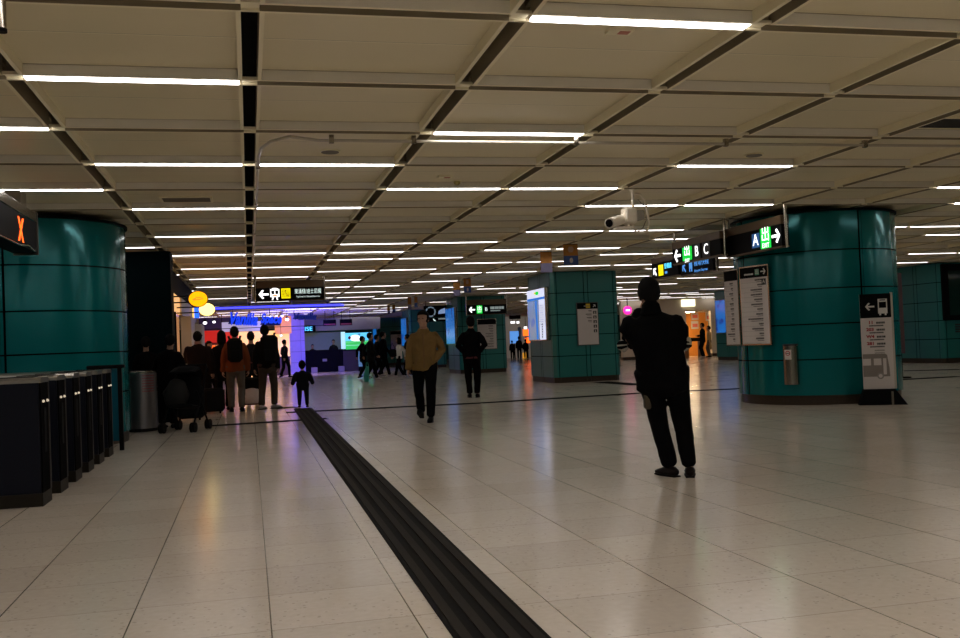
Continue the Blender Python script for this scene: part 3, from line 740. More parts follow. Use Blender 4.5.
mb = MB(); mb.box((xa2, -.10, z_a), (xb2, .05, z_a+.025)); mb.box((xb2-.05, -.03, z_a+.026), (xb2-.015, .03, z_a+.12)); mb.build('bracket', m_white, t)
pts = [cl(*q) for q in ((636, 193.5), (641, 194), (646, 200), (649, 211), (651, 222), (649.5, 230), (645, 231.5), (639, 231), (636, 225), (635, 220))]
mb = MB(); mb.loft([(x, .02+.01*k, z) for k, (x, z) in enumerate(pts)], [.014]*len(pts), (0, 1, 0), 8, cap=True); mb.build('cable', m_white, t, smooth=True)
pts = [cl(*q) for q in ((641, 198.5), (648, 206), (650, 218), (646, 227), (640, 231))]
mb = MB(); mb.loft([(x, .10, z) for x, z in pts], [.007]*len(pts), (0, 1, 0), 8); mb.build('cable', MATS['grey_plastic'], t, smooth=True)

# conduits under the ceiling
m_cond = mat('steel_conduit', (.55, .50, .40), .3, .35)
def conduit(pts, label, r=.014, clips=()):
    t = thing('conduit', label, 'conduit', (0, 0, 0))
    mb = MB(); mb.loft(pts, [r]*len(pts), (.2, .1, 1), 10, cap=False); mb.build('tube', m_cond, t, smooth=True)
    for q in clips:
        mb = MB(); mb.box((q[0]-.02, q[1]-.02, q[2]-.022), (q[0]+.02, q[1]+.02, ZC-.003)); mb.build('clip', m_steel, t)
zc_ = 2.955; yr = GY+2*GM+.10
xs0 = GX+.075
pts = [(xs0, 20.3, zc_), (xs0, 14, zc_), (xs0, 10.2, zc_), (xs0, 9.15, zc_), (xs0+.02, 8.75, zc_), (xs0+.10, 8.45, zc_), (xs0+.25, 8.26, zc_), (xs0+.5, yr, zc_)] + [(x, yr, zc_) for x in (2., 4, 6, 8.5, 11)]
conduit(pts, 'thin cable conduit bending from the black slot and crossing the ceiling', clips=[(GX+k*GM-.1, yr, zc_) for k in (1, 2, 3, 4, 5)]+[(.75, yr, zc_)]+[(xs0, y, zc_) for y in (9.6, 12, 15)])
yr9 = GY+9*GM+.12
zc9 = 2.987
conduit([(-4.5, yr9, zc9), (0, yr9, zc9), (6, yr9, zc9), (12, yr9, zc9)], 'thin cable conduit crossing the ceiling over the far half of the hall', clips=[(GX+k*GM-.1, yr9, zc9) for k in (-2, 0, 1, 2, 3)])

# small ceiling fittings
def ceil_disc(px, py, r, label, m=None, dome=False):
    q = onf(px, py, ZP-.002)
    t = thing('ceiling_speaker' if not dome else 'smoke_detector', label, 'speaker' if not dome else 'smoke detector', (q.x, q.y, ZP-.012))
    mb = MB(); mb.disc((0, 0, .004), r, .012, 'z'); mb.build('rim', m_rail, t, smooth=True)
    if dome: mb = MB(); mb.loft([(0, 0, -.003), (0, 0, -.03), (0, 0, -.045)], [r*.75, r*.65, r*.3], n=20, cap=False); mb.build('sensor', mat('detector_yellow', (.5, .4, .15), .5), t, smooth=True)
    else: mb = MB(); mb.disc((0, 0, -.0045), r*.86, .004, 'z'); mb.build('grille', mat('grille_grey', (.16, .15, .13), .6), t)
ceil_disc(330, 151, .10, 'round grey ceiling speaker right of the black slot'); ceil_disc(754, 154.5, .10, 'round grey ceiling speaker above the right pillar'); ceil_disc(457, 180.5, .055, 'small round smoke detector in the ceiling', dome=True)
for (px, py, lab, w) in ((620, 32.5, 'small red and white label tag under a ceiling panel near the top', .16), (445, 177.5, 'small reddish label tag beside the smoke detector', .16)):
    q = onf(px, py, ZP-.02); t = thing('ceiling_tag', lab, 'label', (q.x, q.y, ZP-.02))
    mb = MB(); mb.box((-w/2, -.05, 0), (w/2, .05, .019)); mb.build('plate', m_rail, t)
    mb = MB(); mb.box((-.01, -.03, -.003), (w/2-.02, .03, -.0005)); mb.build('red_patch', mat('faded_red', (.5, .18, .13), .6), t)
q0, q1 = onf(158, 193.5, ZP-.004), onf(213, 204, ZP-.004)
t = thing('air_vent', 'rectangular air vent grille in the ceiling left of the black slot', 'vent', ((q0.x+q1.x)/2, (q0.y+q1.y)/2, ZP-.02))
w, d = .62, .42
mb = MB()
for a, b in (((-w/2, -d/2), (w/2, -d/2+.03)), ((-w/2, d/2-.03), (w/2, d/2)), ((-w/2, -d/2+.03), (-w/2+.03, d/2-.03)), ((w/2-.03, -d/2+.03), (w/2, d/2-.03))): mb.box((*a, 0), (*b, .019))
mb.build('frame', m_rail, t)
mb = MB(); mb.box((-w/2+.03, -d/2+.03, .015), (w/2-.03, d/2-.03, .0185)); mb.build('backing', m_slot, t)
for k in range(7):
    mb = MB(); y = -d/2+.055+k*.05; mb.box((-w/2+.03, y, .004), (w/2-.03, y+.025, .012)); mb.build('slat', mat('vent_slat', (.14, .12, .09), .5), t)
q = onf(953, 122.5, ZP-.004)
t = thing('air_vent', 'dark air vent opening in the ceiling at the right edge', 'vent', (q.x, q.y, ZP-.02))
mb = MB(); mb.box((-.26, -.2, .01), (.3, .2, .0185)); mb.build('opening', m_void, t)
mb = MB(); mb.box((-.28, -.22, .0), (.32, -.2005, .019)); mb.box((-.28, .2005, 0), (.32, .22, .019)); mb.build('frame', m_rail, t)

# ------------------------------------------------------------------ tactile strip
t = thing('tactile_strip', 'long black ribbed tactile guiding strip across the tiled floor', 'tactile strip', (.925, 0, 0))
def sx_(y): return (.925+(1.00-.925)*(y-3.7)/(20-3.7))-.925
ys = [-3+.6*k for k in range(40)]; ys = [y for y in ys if y <= 19.9]
ya_, yb_ = ys[0], ys[-1]
mb = MB(); mb.poly_prism([(sx_(ya_)-.18, ya_), (sx_(ya_)+.18, ya_), (sx_(yb_)+.18, yb_), (sx_(yb_)-.18, yb_)], 'z', .0005, .006)
mb.build('base_sheet', m_rubber, t)
for o in (-.135, -.045, .045, .135):
    mb = MB(); mb.poly_prism([(sx_(ya_)+o-.022, ya_), (sx_(ya_)+o+.022, ya_), (sx_(yb_)+o+.022, yb_), (sx_(yb_)+o-.022, yb_)], 'z', .0062, .012)
    mb.build('rib', m_rubber2, t)

# ------------------------------------------------------------------ ticket gates
m_gside = mat('gate_blue_black', (.0085, .010, .017), .5, .2, spec=.12); m_gend = mat('gate_black', (.003, .0028, .003), .9, spec=.02)
m_gtop = mat('gate_steel_top', (.38, .35, .30), .3, .9); m_gpl = mat('gate_plinth', (.022, .018, .013), .6, .1, spec=.1)
GL = ['ticket gate cabinet nearest the camera, its blue-black side in full view', 'second ticket gate cabinet of the row from the camera', 'third ticket gate cabinet of the row from the camera', 'fourth ticket gate cabinet of the row from the camera', 'fifth ticket gate cabinet of the row from the camera', 'last ticket gate cabinet of the row, by the round pillar']
for k in range(6):
    y = 8.42+.755*k
    t = thing('ticket_gate', GL[k], 'ticket gate', (-1.65, y, 0), 0, 'row of ticket gates')
    L, T = 1.9, .34
    mb = MB(); mb.box((-L, 0, .105), (-.001, T, .985)); mb.build('body', m_gside, t)
    mb = MB(); mb.box((-L-.01, -.01, 0), (.012, T+.01, .1045)); mb.build('plinth', m_gpl, t)
    mb = MB(); mb.box((0, .012, .105), (.012, T-.055, .985)); mb.build('end_panel', m_gend, t)
    mb = MB(); mb.box((0, T-.054, .105), (.016, T, .985)); mb.build('edge_strip', mat('edge_bronze', (.018, .015, .012), .5, .2, spec=.15), t)
    mb = MB(); mb.poly_prism([(0, .986), (T, .986), (T, 1.012), (T-.035, 1.03), (.035, 1.03), (0, 1.012)], 'x', -L-.01, .014); mb.build('top_cap', m_gtop, t)
    mb = MB(); mb.box((-.34, .07, 1.0305), (-.05, T-.09, 1.036)); mb.build('card_reader', m_black, t)
    for q in (.07, .235):
        mb = MB(); mb.ball((.02, q, .835), 0.0115, n=10, k=6); mb.build('indicator_light', mat('small_lamp', (.8, .7, .55), .4, emit=(.9, .75, .55), es=.5), t, smooth=True)
    mb = MB(); mb.box((.0125, .11, .42), (.016, .19, .78)); mb.build('slot_panel', m_blackm, t)
    if k == 0:
        mb = MB(); mb.poly_prism([(-.36, 1.037), (-.33, 1.037), (-.62, 1.115), (-.70, 1.115)], 'y', .02, .30); mb.build('tilted_screen', m_gtop, t)
# glass barrier by the last gate
t = thing('glass_barrier', 'dark framed glass barrier post at the end of the gate row', 'barrier', (-1.72, 13.0, 0))
mb = MB(); mb.box((.10, -.03, 0), (.15, .03, 1.03)); mb.build('post', m_blackm, t)
mb = MB(); mb.box((-.26, -.06, 1.031), (.19, .06, 1.075), bv=.01); mb.build('cap', m_blackm, t)
mb = MB(); mb.box((-.22, -.006, .12), (.099, .006, 1.03)); mb.build('glass', mat('blue_glass', (.01, .10, .15), .1, .0), t)
# steel bin
q = Vector((-1.62, 15.95, 0))
q = onf(141.5, 432, 0)
t = thing('litter_bin', 'round stainless steel litter bin beside the round pillar', 'bin', (q.x, q.y+.2, 0))
mb = MB(); mb.loft([(0, 0, .05), (0, 0, .905)], [.238]*2, n=32, cap=False); mb.build('drum', mat('bin_steel', (.20, .19, .20), .32, .9), t, smooth=True)
mb = MB(); mb.disc((0, 0, .0245), .225, .049, 'z'); mb.build('base', m_blackm, t)
mb = MB(); mb.loft([(0, 0, .9055), (0, 0, .93), (0, 0, .94)], [.242, .242, .225], n=32, cap=False); mb.build('rim', m_steel, t, smooth=True)
mb = MB(); mb.disc((0, 0, .944), .17, .006, 'z'); mb.build('opening', m_void, t)
mb = MB()
for k in range(7):
    z = .62+k*.04
    for j in range(6):
        a0, a1 = R(-82+j*8), R(-82+(j+1)*8)
        mb.quad((.2395*math.cos(a0), .2395*math.sin(a0), z), (.2395*math.cos(a1), .2395*math.sin(a1), z), (.2395*math.cos(a1), .2395*math.sin(a1), z+.012), (.2395*math.cos(a0), .2395*math.sin(a0), z+.012))
mb.build('stripe_print', mat('dull_red', (.25, .03, .03), .5), t)
#PART2
# ------------------------------------------------------------------ people
def remesh(mb, voxel, it=3, amp=0., fr=9., seed=0):
    me = mb.mesh('tmp', m_skin); o = bpy.data.objects.new('tmp', me); COL.objects.link(o)
    r = o.modifiers.new('r', 'REMESH'); r.mode = 'VOXEL'; r.voxel_size = voxel
    if it: q = o.modifiers.new('s', 'SMOOTH'); q.factor = .5; q.iterations = it
    dg = bpy.context.evaluated_depsgraph_get(); dg.update()
    out = bpy.data.meshes.new_from_object(o.evaluated_get(dg))
    bpy.data.objects.remove(o); bpy.data.meshes.remove(me)
    out.materials.clear()
    if amp:
        ns = [(v.co.copy(), v.normal.copy()) for v in out.vertices]; off = Vector((seed*3.1, seed*1.7, 0))
        for v, (c, n) in zip(out.vertices, ns):
            p = c+off; k = noise.noise(Vector((p.x*fr, p.y*fr, p.z*fr*.55)))+.5*noise.noise(Vector((p.x*fr*2.3, p.y*fr*2.3, p.z*fr*1.5)))
            v.co = c+n*(amp*k)
    out.polygons.foreach_set('use_smooth', [True]*len(out.polygons))
    return out
def put(name, me, m, parent, **k):
    me.name = name; me.materials.clear(); me.materials.append(m)
    o = bpy.data.objects.new(name, me); COL.objects.link(o); o.parent = parent
    return o
def ik(a, b, l1, l2, pole):
    a, b, pole = Vector(a), Vector(b), Vector(pole); d = b-a; L = d.length
    if L > (l1+l2)*.999: d = d*((l1+l2)*.999/L); b = a+d; L = d.length
    u = d.normalized(); x = (l1*l1-l2*l2+L*L)/(2*L); h = math.sqrt(max(l1*l1-x*x, 0))
    p = pole-u*pole.dot(u); p.normalize()
    return a+u*x+p*h, b
def hand(mb, w, d, n, s, curl=.5, k=1.):     # wrist, finger direction, palm normal, thumb side
    d = Vector(d).normalized(); n = Vector(n); n = (n-d*n.dot(d)).normalized(); t = d.cross(n)*s; w = Vector(w)
    mb.loft([w-d*.02*k, w+d*.02*k, w+d*.06*k, w+d*.088*k], [(.024*k, .019*k), (.032*k, .017*k), (.042*k, .016*k), (.040*k, .013*k)], t, 10)
    for f, (o, L) in enumerate(((.030, .072), (.010, .082), (-.010, .076), (-.029, .058))):
        p = w+d*.082*k+t*o*k; e1 = d*math.cos(curl)+n*math.sin(curl); e2 = d*math.cos(curl*2.2)+n*math.sin(curl*2.2)
        mb.loft([p-d*.02*k, p+e1*L*.5*k, p+e1*L*.5*k+e2*L*.5*k], [.0098*k, .009*k, .0075*k], t, 6)
    p = w+d*.025*k+t*.03*k; e = (d*.6+t*.65+n*.45).normalized()
    mb.loft([p-e*.015*k, p+e*.035*k, p+e*.04*k+(d*.8+n*.5).normalized()*.03*k], [.013*k, .011*k, .0085*k], n, 6)
def person(label, x, y, face, H, jm, tm, sm=None, feet=None, arms=None, pel=(0, 0, 0), neck=(0, 0, 0), head=(0, 0), hem=.80, wide=1., hair='short', hs=1., det=1, lm=None, skirt=False, hood=False, seed=1, hm=None, bare=False, group=None, tops=None, z=0., lw=1., sl=1.):
    t = thing('person', label, 'person', (x, y, z), -face, group)
    K = H/(1.498+.235*hs); vx = (.011 if det > 1 else .016)
    pel, neck = Vector(pel), Vector(neck)
    feet = feet or [(-.10, 0, 0, .1, 0), (.10, .0, 0, -.1, 0)]
    arms = arms or ['hang', 'hang']
    def sp(z): q = min(max((z-.93)/.52, 0), 1.15); return pel+(neck-pel)*q
    def T(p): return Vector(p)*K
    B, J, P = MB(), MB(), MB()
    def lf(mb, pts, rad, hint=(1, 0, 0), n=14, **kw): mb.loft([T(p) for p in pts], [(r[0]*K, r[1]*K) if isinstance(r, tuple) else r*K for r in rad], hint, n, **kw)
    # torso
    tz = [(.86, .145, .105), (.95, .155, .11), (1.08, .135, .10), (1.22, .155, .108), (1.33, .150, .095), (1.40, .10, .075), (1.45, .058, .058), (1.52, .052, .055)]
    lf(B, [sp(z_)+Vector((0, .0, z_)) for z_, _, _ in tz], [(a*wide, b) for _, a, b in tz])
    jz = [(hem, .188, .135), (hem+.12, .185, .132), (1.08, .172, .125), (1.22, .19, .132), (1.33, .196, .125), (1.39, .168, .104), (1.42, .110, .085), (1.436, .080, .074)]
    lf(J, [sp(z_)+Vector((0, .0, z_)) for z_, _, _ in jz], [(a*wide, b*(1+.4*(wide-1))) for _, a, b in jz], n=20)
    lf(P, [sp(z_)+Vector((0, 0, z_)) for z_ in (.80, .90, 1.0)], [(.165*wide, .125), (.17*wide, .125), (.155*wide, .115)], n=18)
    for s, (fx, fy, fz, fyaw, fp) in zip((-1, 1), feet):
        hip = sp(.9)+Vector((s*.088*wide, 0, .90)); ank = Vector((fx, fy, .085+fz))
        kn, ank = ik(hip, ank, .425, .42, (s*.1, 1, 0))
        lf(B, [hip, kn, kn+(ank-kn)*.3, ank], [.07, .052, .052, .036])
        R1, R2, R3 = (.098*wide*lw, .105*lw), .077*lw, .067
        if not skirt: lf(P, [hip+(kn-hip)*-.1, hip+(kn-hip)*.45, kn, kn+(ank-kn)*(.6 if not bare else .1)]+([ank+(kn-ank)*.06] if not bare else []), [R1, (.090*lw, .094*lw), R2, .069*lw**.5]+([R3] if not bare else []))
        else: lf(P, [hip, hip+(kn-hip)*.6, kn], [.13, .13, .13])
        rm = Matrix.Rotation(-fyaw, 3, 'Z') @ Matrix.Rotation(-fp, 3, 'X')
        def ft(p): return ank+rm @ Vector(p)-Vector((0, 0, 0))
        lf(B, [ft((0, -.03, -.04)), ft((0, .05, -.045)), ft((0, .13, -.055))], [(.03, .03), (.035, .03), (.035, .02)])
        S = MB(); lf(S, [ft((0, -.075, -.045)), ft((0, -.04, -.036)), ft((0, .04, -.036)), ft((0, .12, -.05)), ft((0, .185, -.058))], [(.034, .034), (.043, .044), (.044, .043), (.049, .030), (.036, .020)], n=12)
        so = S.build('shoe', sm or m_blackm, t, smooth=True)
        if det > 1:
            S = MB(); pr = [(-.036, -.09), (.036, -.09), (.042, 0), (.05, .12), (.03, .20), (-.03, .20), (-.05, .12), (-.042, 0)]
            i0 = len(S.v)
            for zz in (-.085, -.072): S.v += [T(ft((a, b, zz))) for a, b in pr]
            S.f += [tuple(i0+q for q in reversed(range(8))), tuple(i0+8+q for q in range(8))]+[(i0+q, i0+(q+1) % 8, i0+8+(q+1) % 8, i0+8+q) for q in range(8)]; S.m += [0]*10
            S.build('sole', m_rubber, so)
    wr = []
    for s, A in zip((-1, 1), arms):
        sh = sp(1.38)+Vector((s*.168*wide, 0, 1.375))
        curl = .55; pn = (-s, .2, 0)
        if A == 'hang': el, w = ik(sh, sh+Vector((s*.075, .03, -.535)), .285, .26, (s*.4, -1, 0)); hd = (w-el)
        elif A == 'pocket': el, w = ik(sh, sp(.98)+Vector((s*.135, .045, .955)), .285, .26, (s*1., -.9, 0)); hd = w-el
        elif A == 'fwd': el, w = ik(sh, sh+Vector((s*.06, .20, -.46)), .285, .26, (s*.3, -1, 0)); hd = w-el
        elif A == 'back': el, w = ik(sh, sh+Vector((s*.06, -.19, -.48)), .285, .26, (s*.3, -1, 0)); hd = w-el
        elif A == 'hold': el, w = ik(sh, sp(1.1)+Vector((s*.08, .30, 1.10)), .285, .26, (s*1., -.6, -.6)); hd = w-el; curl = .9
        else: el, w = Vector(A[0]), Vector(A[1]); hd = Vector(A[2]) if len(A) > 2 else w-el; curl = .8; pn = A[3] if len(A) > 3 else pn
        lf(B, [sh+Vector((-s*.03, 0, -.02)), el, w], [.04, .038, .028]); hb = MB(); hand(hb, (0, 0, 0), hd, pn, -s if A not in ('hold',) else s, curl)
        i0 = len(B.v); B.v += [T(w+v) for v in hb.v]; B.f += [tuple(i0+q for q in f) for f in hb.f]; B.m += hb.m
        shj = sh+Vector((-s*.035, 0, -.012))
        lf(J, [shj, sh+(el-sh)*.5, el, el+(w-el)*.5, w-(w-el)*.02], [.070*wide*sl, .069*wide*sl, .064*wide*sl, .057*wide*sl, .050*wide*sl], (0, 1, 0))
        wr.append((el, w, hd))
    # head
    hy, hp = head; rm = Matrix.Rotation(-hy, 3, 'Z') @ Matrix.Rotation(-hp, 3, 'X'); base = sp(1.53)+Vector((0, .012, 1.498)); hb = MB()
    rows = [(0, .028, .030, .050), (.03, .050, .060, .030), (.07, .064, .083, .012), (.11, .072, .094, .002), (.15, .075, .098, -.004), (.19, .068, .088, -.008), (.22, .045, .06, -.01), (.235, .015, .02, -.01)]
    hb.loft([(0, yo, z_) for z_, _, _, yo in rows], [(a, b) for _, a, b, _ in rows], (1, 0, 0), 18)
    hb.loft([(0, .090, .128), (0, .104, .10), (0, .112, .084), (0, .096, .072)], [.010, .013, .016, .012], n=8)
    hb.ball((0, .086, .047), (.025, .013, .011), n=10, k=6); hb.ball((0, .078, .012), (.024, .02, .018), n=10, k=6)
    for s in (-1, 1):
        hb.ball((s*.077, -.006, .10), (.011, .021, .034), n=8, k=6); hb.ball((s*.03, .083, .142), (.024, .012, .009), n=8, k=6)
        hb.ball((s*.045, .062, .085), (.02, .02, .022), n=8, k=6)
    def HT(v): return T(base+rm @ (Vector(v)*hs))
    i0 = len(B.v); B.v += [HT(v) for v in hb.v]; B.f += [tuple(i0+q for q in f) for f in hb.f]; B.m += hb.m
    lf(B, [sp(1.44)+Vector((0, 0, 1.44)), base+rm @ Vector((0, -.01, .07))*hs], [.056, .055])
    put('body', remesh(B, vx*.8, 2), m_skin, t)
    put('jacket', remesh(J, vx, 3, .012*K, 8., seed), jm, t)
    put('trousers' if not skirt else 'skirt', remesh(P, vx, 3, .009*K, 9., seed+5), tm, t)
    # hair / hats
    if hair:
        hb = MB(); hb.ball((0, -.016, .135), (.094, .116, .120), n=22, k=14)
        for v in hb.v:
            front = v.y > .045 and v.z < (.172 if hair != 'cap' else .16) or v.z < .055 and hair == 'short' and v.y > -.05
            if front: c = Vector((0, -.012, .12)); v -= (v-c)*.35 if not v.z < .06 else (v-c)*.25
            elif hair != 'cap': v += (v-Vector((0, 0, .12))).normalized()*.010*noise.noise(v*40)
            if hair in ('long', 'bob') and v.z < .12 and v.y < .03: v.z -= .10 if hair == 'bob' else .2; v.x *= 1.08
        for v in hb.v: q = HT(v); v.x, v.y, v.z = q
        hb.build('hair' if hair != 'cap' else 'hat', hm or m_hair, t, smooth=True)
        if hair == 'cap':
            hb = MB(); hb.loft([HT((0, .05, .165)), HT((0, .12, .155)), HT((0, .16, .148))], [(.085*K*hs, .012*K), (.08*K*hs, .010*K), (.05*K*hs, .008*K)], n=14); hb.build('hat_brim', hm or m_hair, t, smooth=True)
    if det > 1:
        for s in (-1, 1):
            eb = MB(); eb.ball((s*.031, .089, .124), (.014, .007, .006), n=10, k=6)
            for v in eb.v: q = HT(v); v.x, v.y, v.z = q
            eb.build('eye', m_eye, t, smooth=True)
        cb = MB(); c0 = sp(1.46)+Vector((0, 0, 1.445))
        lf(cb, [c0+Vector((0, -.016, -.022)), c0+Vector((0, -.024, .002)), c0+Vector((0, -.034, .026))], [(.094, .088), (.084, .074), (.074, .062)], n=20); cb.build('collar', jm, t, smooth=True)
    return t, K, T, sp, wr, HT

m_jblack = mat('black_cloth', (.0025, .0024, .0028), .9, vary=.3, scale=12, bump=.3, spec=.06)
m_tblack = mat('black_trousers', (.0028, .0028, .0032), .9, vary=.3, scale=12, bump=.3, spec=.06)
m_jtan = mat('tan_cloth', (.155, .092, .028), .8, vary=.18, scale=9, bump=.3, spec=.2)
m_jor = mat('orange_cloth', (.17, .040, .010), .8, vary=.15, scale=9, spec=.2)
m_beige = mat('beige_cloth', (.095, .078, .064), .8, vary=.15, scale=9, spec=.2)
m_navy = mat('navy_cloth', (.0035, .004, .007), .85, vary=.2, spec=.15); m_char = mat('charcoal_cloth', (.005, .0045, .0045), .85, vary=.2, spec=.15)
m_brown = mat('dark_brown_cloth', (.009, .005, .004), .85, vary=.2, spec=.15); m_wcloth = mat('white_cloth', (.75, .72, .68), .8, vary=.1)
m_shoeb = mat('brown_black_shoe', (.008, .0045, .004), .6, spec=.15); m_shoew = mat('pale_shoe', (.34, .30, .28), .6)
m_pale = mat('pale_grey_cloth', (.30, .28, .24), .8)
def az(px, py=340): d = ray(px, py); return math.atan2(d.x, d.y)

# the man in black on the phone, nearest of all
f = onf(680, 476.5); fa = az(660)
t, K, T, sp, wr, HT = person('man in black jacket and trousers, back turned, phone at his left ear', f.x, f.y, fa-.10, 1.635, m_jblack, m_tblack, m_shoeb,
    feet=[(-.075, .03, 0, -.55, 0), (.085, -.02, 0, .12, 0)], pel=(-.115, 0, 0), neck=(-.185, .03, 0), head=(-.15, .10), hem=.77, wide=1.24, det=2, lw=1.12, sl=1.12, hs=1.06,
    arms=[((-.395, .06, 1.19), (-.265, .12, 1.46), (.25, .05, .85), (.9, .3, -.2)), ((.055, .02, 1.18), (-.08, .24, 1.15))], hair='short', seed=2)
mb = MB(); c0 = sp(1.46)+Vector((0, -.02, 1.435)); mb.loft([T(c0), T(c0+Vector((0, 0, .05))), T(c0+Vector((0, .004, .085)))], [(.10*K, .085*K), (.085*K, .082*K), (.078*K, .078*K)], n=20); mb.build('stand_collar', m_jblack, t, smooth=True)
for s, (el, w, hd) in zip((-1, 1), wr):
    u = (w-el).normalized(); c = el+Vector((s*.052, -.012, -.03))
    mb = MB(); mb.loft([T(c-Vector((0, 0, -.06))-u*.02), T(c+Vector((s*.006, 0, .02))), T(c), T(c+Vector((-s*.028, 0, -.035)))], [(.022*K, .03*K), (.034*K, .046*K), (.034*K, .046*K), (.02*K, .03*K)], (0, 1, 0), 14); ep = mb.build('elbow_patch', m_pale, t, smooth=True)
    for q_ in (-.02, .012):
        mb = MB(); mb.loft([T(c+Vector((s*.002, 0, q_+.022))), T(c+Vector((s*.001, 0, q_+.008)))], [(.036*K, .048*K)]*2, (0, 1, 0), 14); mb.build('dark_stripe', m_jblack, ep, smooth=True)
el, w, hd = wr[0]
mb = MB(); q = w+Vector((.05, .02, .09)); mb.loft([T(q+Vector((-.01, .01, -.055))), T(q+Vector((.03, -.0, .075)))], [(.024*K, .008*K)]*2, (0, 1, .2), 12, power=5.); tag(mb.build('phone', m_black, None, smooth=False), 'dark mobile phone held at the left ear of the man in black', 'phone')
ph = bpy.data.objects['phone']; ph.location = t.location; ph.rotation_euler = t.rotation_euler
mb = MB(); mb.box((-.285*K, -.05*K, .60*K), (-.225*K, .07*K, .78*K), bv=.012); mb.build('thigh_pocket', mat('olive_cloth', (.045, .033, .018), .8), t, smooth=True)

# the man in the tan jacket walking this way
f = onf(427, 421.5); fa = az(427)+PI
t, K, T, sp, wr, HT = person('man in tan zip jacket and black trousers walking towards the camera', f.x, f.y, fa+.06, 1.685, m_jtan, m_tblack, m_blackm, lw=1.06, hs=1.05,
    feet=[(-.07, .14, .0, .05, .05), (.10, -.26, .06, .12, -.45)], neck=(.0, .02, 0), head=(.28, .02), hem=.82, wide=1.08, det=2, hair='short',
    arms=['pocket', 'hang'], seed=4)
mb = MB(); mb.loft([T((0, .148, .84)), T((0, .150, 1.0)), T((0, .142, 1.12)), T((0, .152, 1.25)), T((0, .142, 1.34)), T((0, .122, 1.385))], [(.014*K, .005*K)]*6, (1, 0, 0), 8); mb.build('zip_placket', mat('dark_tan', (.13, .065, .012), .7), t, smooth=True)
for s in (-1, 1):
    mb = MB(); mb.loft([T((s*.065, .070, 1.455)), T((s*.075, .092, 1.425)), T((s*.075, .108, 1.385))], [(.006*K, .016*K), (.008*K, .028*K), (.006*K, .010*K)], (.2*s, 1, .2), 8); mb.build('collar_flap', m_jtan, t, smooth=True)
    mb = MB(); mb.loft([T((s*.14, .128, .90)), T((s*.105, .137, 1.02))], [(.010*K, .006*K)]*2, (1, 0, 0), 8); mb.build('pocket_welt', MATS['dark_tan'], t, smooth=True)
# the man in black farther on, walking away
f = onf(473.5, 397.5); fa = az(473)
t, K, T, sp, wr, HT = person('man in short black jacket seen from behind, hands in his pockets', f.x, f.y, fa, 1.74, m_jblack, m_tblack, m_blackm, lw=1.05, hs=1.05,
    feet=[(-.075, .05, 0, -.1, 0), (.085, -.03, 0, .1, 0)], head=(.0, -.05), hem=.90, wide=1.08, det=2, arms=['pocket', 'pocket'], seed=6)
mb = MB(); mb.loft([T((0, 0, .84)), T((0, 0, .90))], [(.176*K*1.08, .127*K)]*2, (1, 0, 0), 20, cap=False); mb.build('red_hem', mat('dark_red_cloth', (.075, .008, .010), .8), t, smooth=True)

def back(label, px, py, H, jm, tm, face=0., **k):
    f = onf(px, py); return person(label, f.x, f.y, az(px)+face, H, jm, tm, **k)
# group before the shops, left
back('person in orange jacket and pale trousers wearing a black backpack', 237, 411.5, 1.68, m_jor, m_beige, 0., sm=m_blackm, hem=.84, wide=1.05, feet=[(-.10, .02, 0, -.1, 0), (.10, -.05, 0, .15, 0)], det=2, seed=11)
def backpack(person_px, py, H, label, m, w=.30, h=.46, dz=1.02, dx=0.):
    f = onf(person_px, py); a = az(person_px); K = H/1.71
    t = thing('backpack', label, 'backpack', (f.x-math.sin(a)*.245*K+dx, f.y-math.cos(a)*.245*K, 0), -a)
    mb = MB(); mb.box((-w/2*K, -.10*K, (dz-.02)*K), (w/2*K, .085*K, (dz+h)*K), bv=.06); mb.build('bag', m, t, smooth=True)
    mb = MB(); mb.box((-w*.36*K, -.15*K, (dz+.03)*K), (w*.36*K, -.101*K, (dz+h*.5)*K), bv=.03); mb.build('front_pocket', m, t, smooth=True)
    for s in (-1, 1):
        mb = MB(); mb.loft([(s*.10*K, .07*K, (dz+h*.95)*K), (s*.115*K, .14*K, (dz+h+.045)*K), (s*.12*K, .235*K, (dz+h+.03)*K)], [(.022*K, .006*K)]*3, (1, 0, 0), 8); mb.build('strap', m, t, smooth=True)
backpack(237, 411.5, 1.68, 'black backpack on the person in the orange jacket', m_blackm)
t, K, T, sp, wr, HT = back('tall person in dark top, khaki trousers standing in for shaded calves, pale shoes', 267.5, 409, 1.70, m_char, mat('dark_khaki', (.035, .022, .014), .8), .15, sm=m_shoew, hem=.86, feet=[(-.11, -.05, 0, .3, 0), (.13, .10, 0, .7, 0)], det=2, seed=12, pel=(.03, 0, 0))  # full-length dark trousers replace bare calves to carry their shade
backpack(268.5, 409, 1.64, 'large dark rucksack on the tall person with pale shoes', m_blackm, .36, .58, .98, .06)
back('person in dark coat and round dark hat left of the group', 200, 412.5, 1.62, m_brown, m_tblack, .3, hair='cap', wide=1.35, hem=.50, arms=['hold', 'hang'], seed=13)
back('person in long dark coat just left of the orange jacket', 224, 410.5, 1.62, m_char, m_tblack, .2, hem=.70, hair='bob', seed=14)
back('person mostly hidden between the orange jacket and the tall person', 253, 404, 1.62, m_navy, m_tblack, 0, seed=15)
back('small person in dark clothes hidden behind the one with the round hat', 211, 405, 1.45, m_navy, m_tblack, 2.6, seed=16)
back('dark figure leaning over the pushchair, next to the steel bin', 168, 428.5, 1.50, m_jblack, m_tblack, .3, seed=17, neck=(.05, .10, 0), arms=['hold', 'fwd'], wide=1.05)
back('dark figure half hidden behind the steel litter bin', 148, 424, 1.50, m_jblack, m_tblack, .1, seed=18, neck=(0, .06, 0))
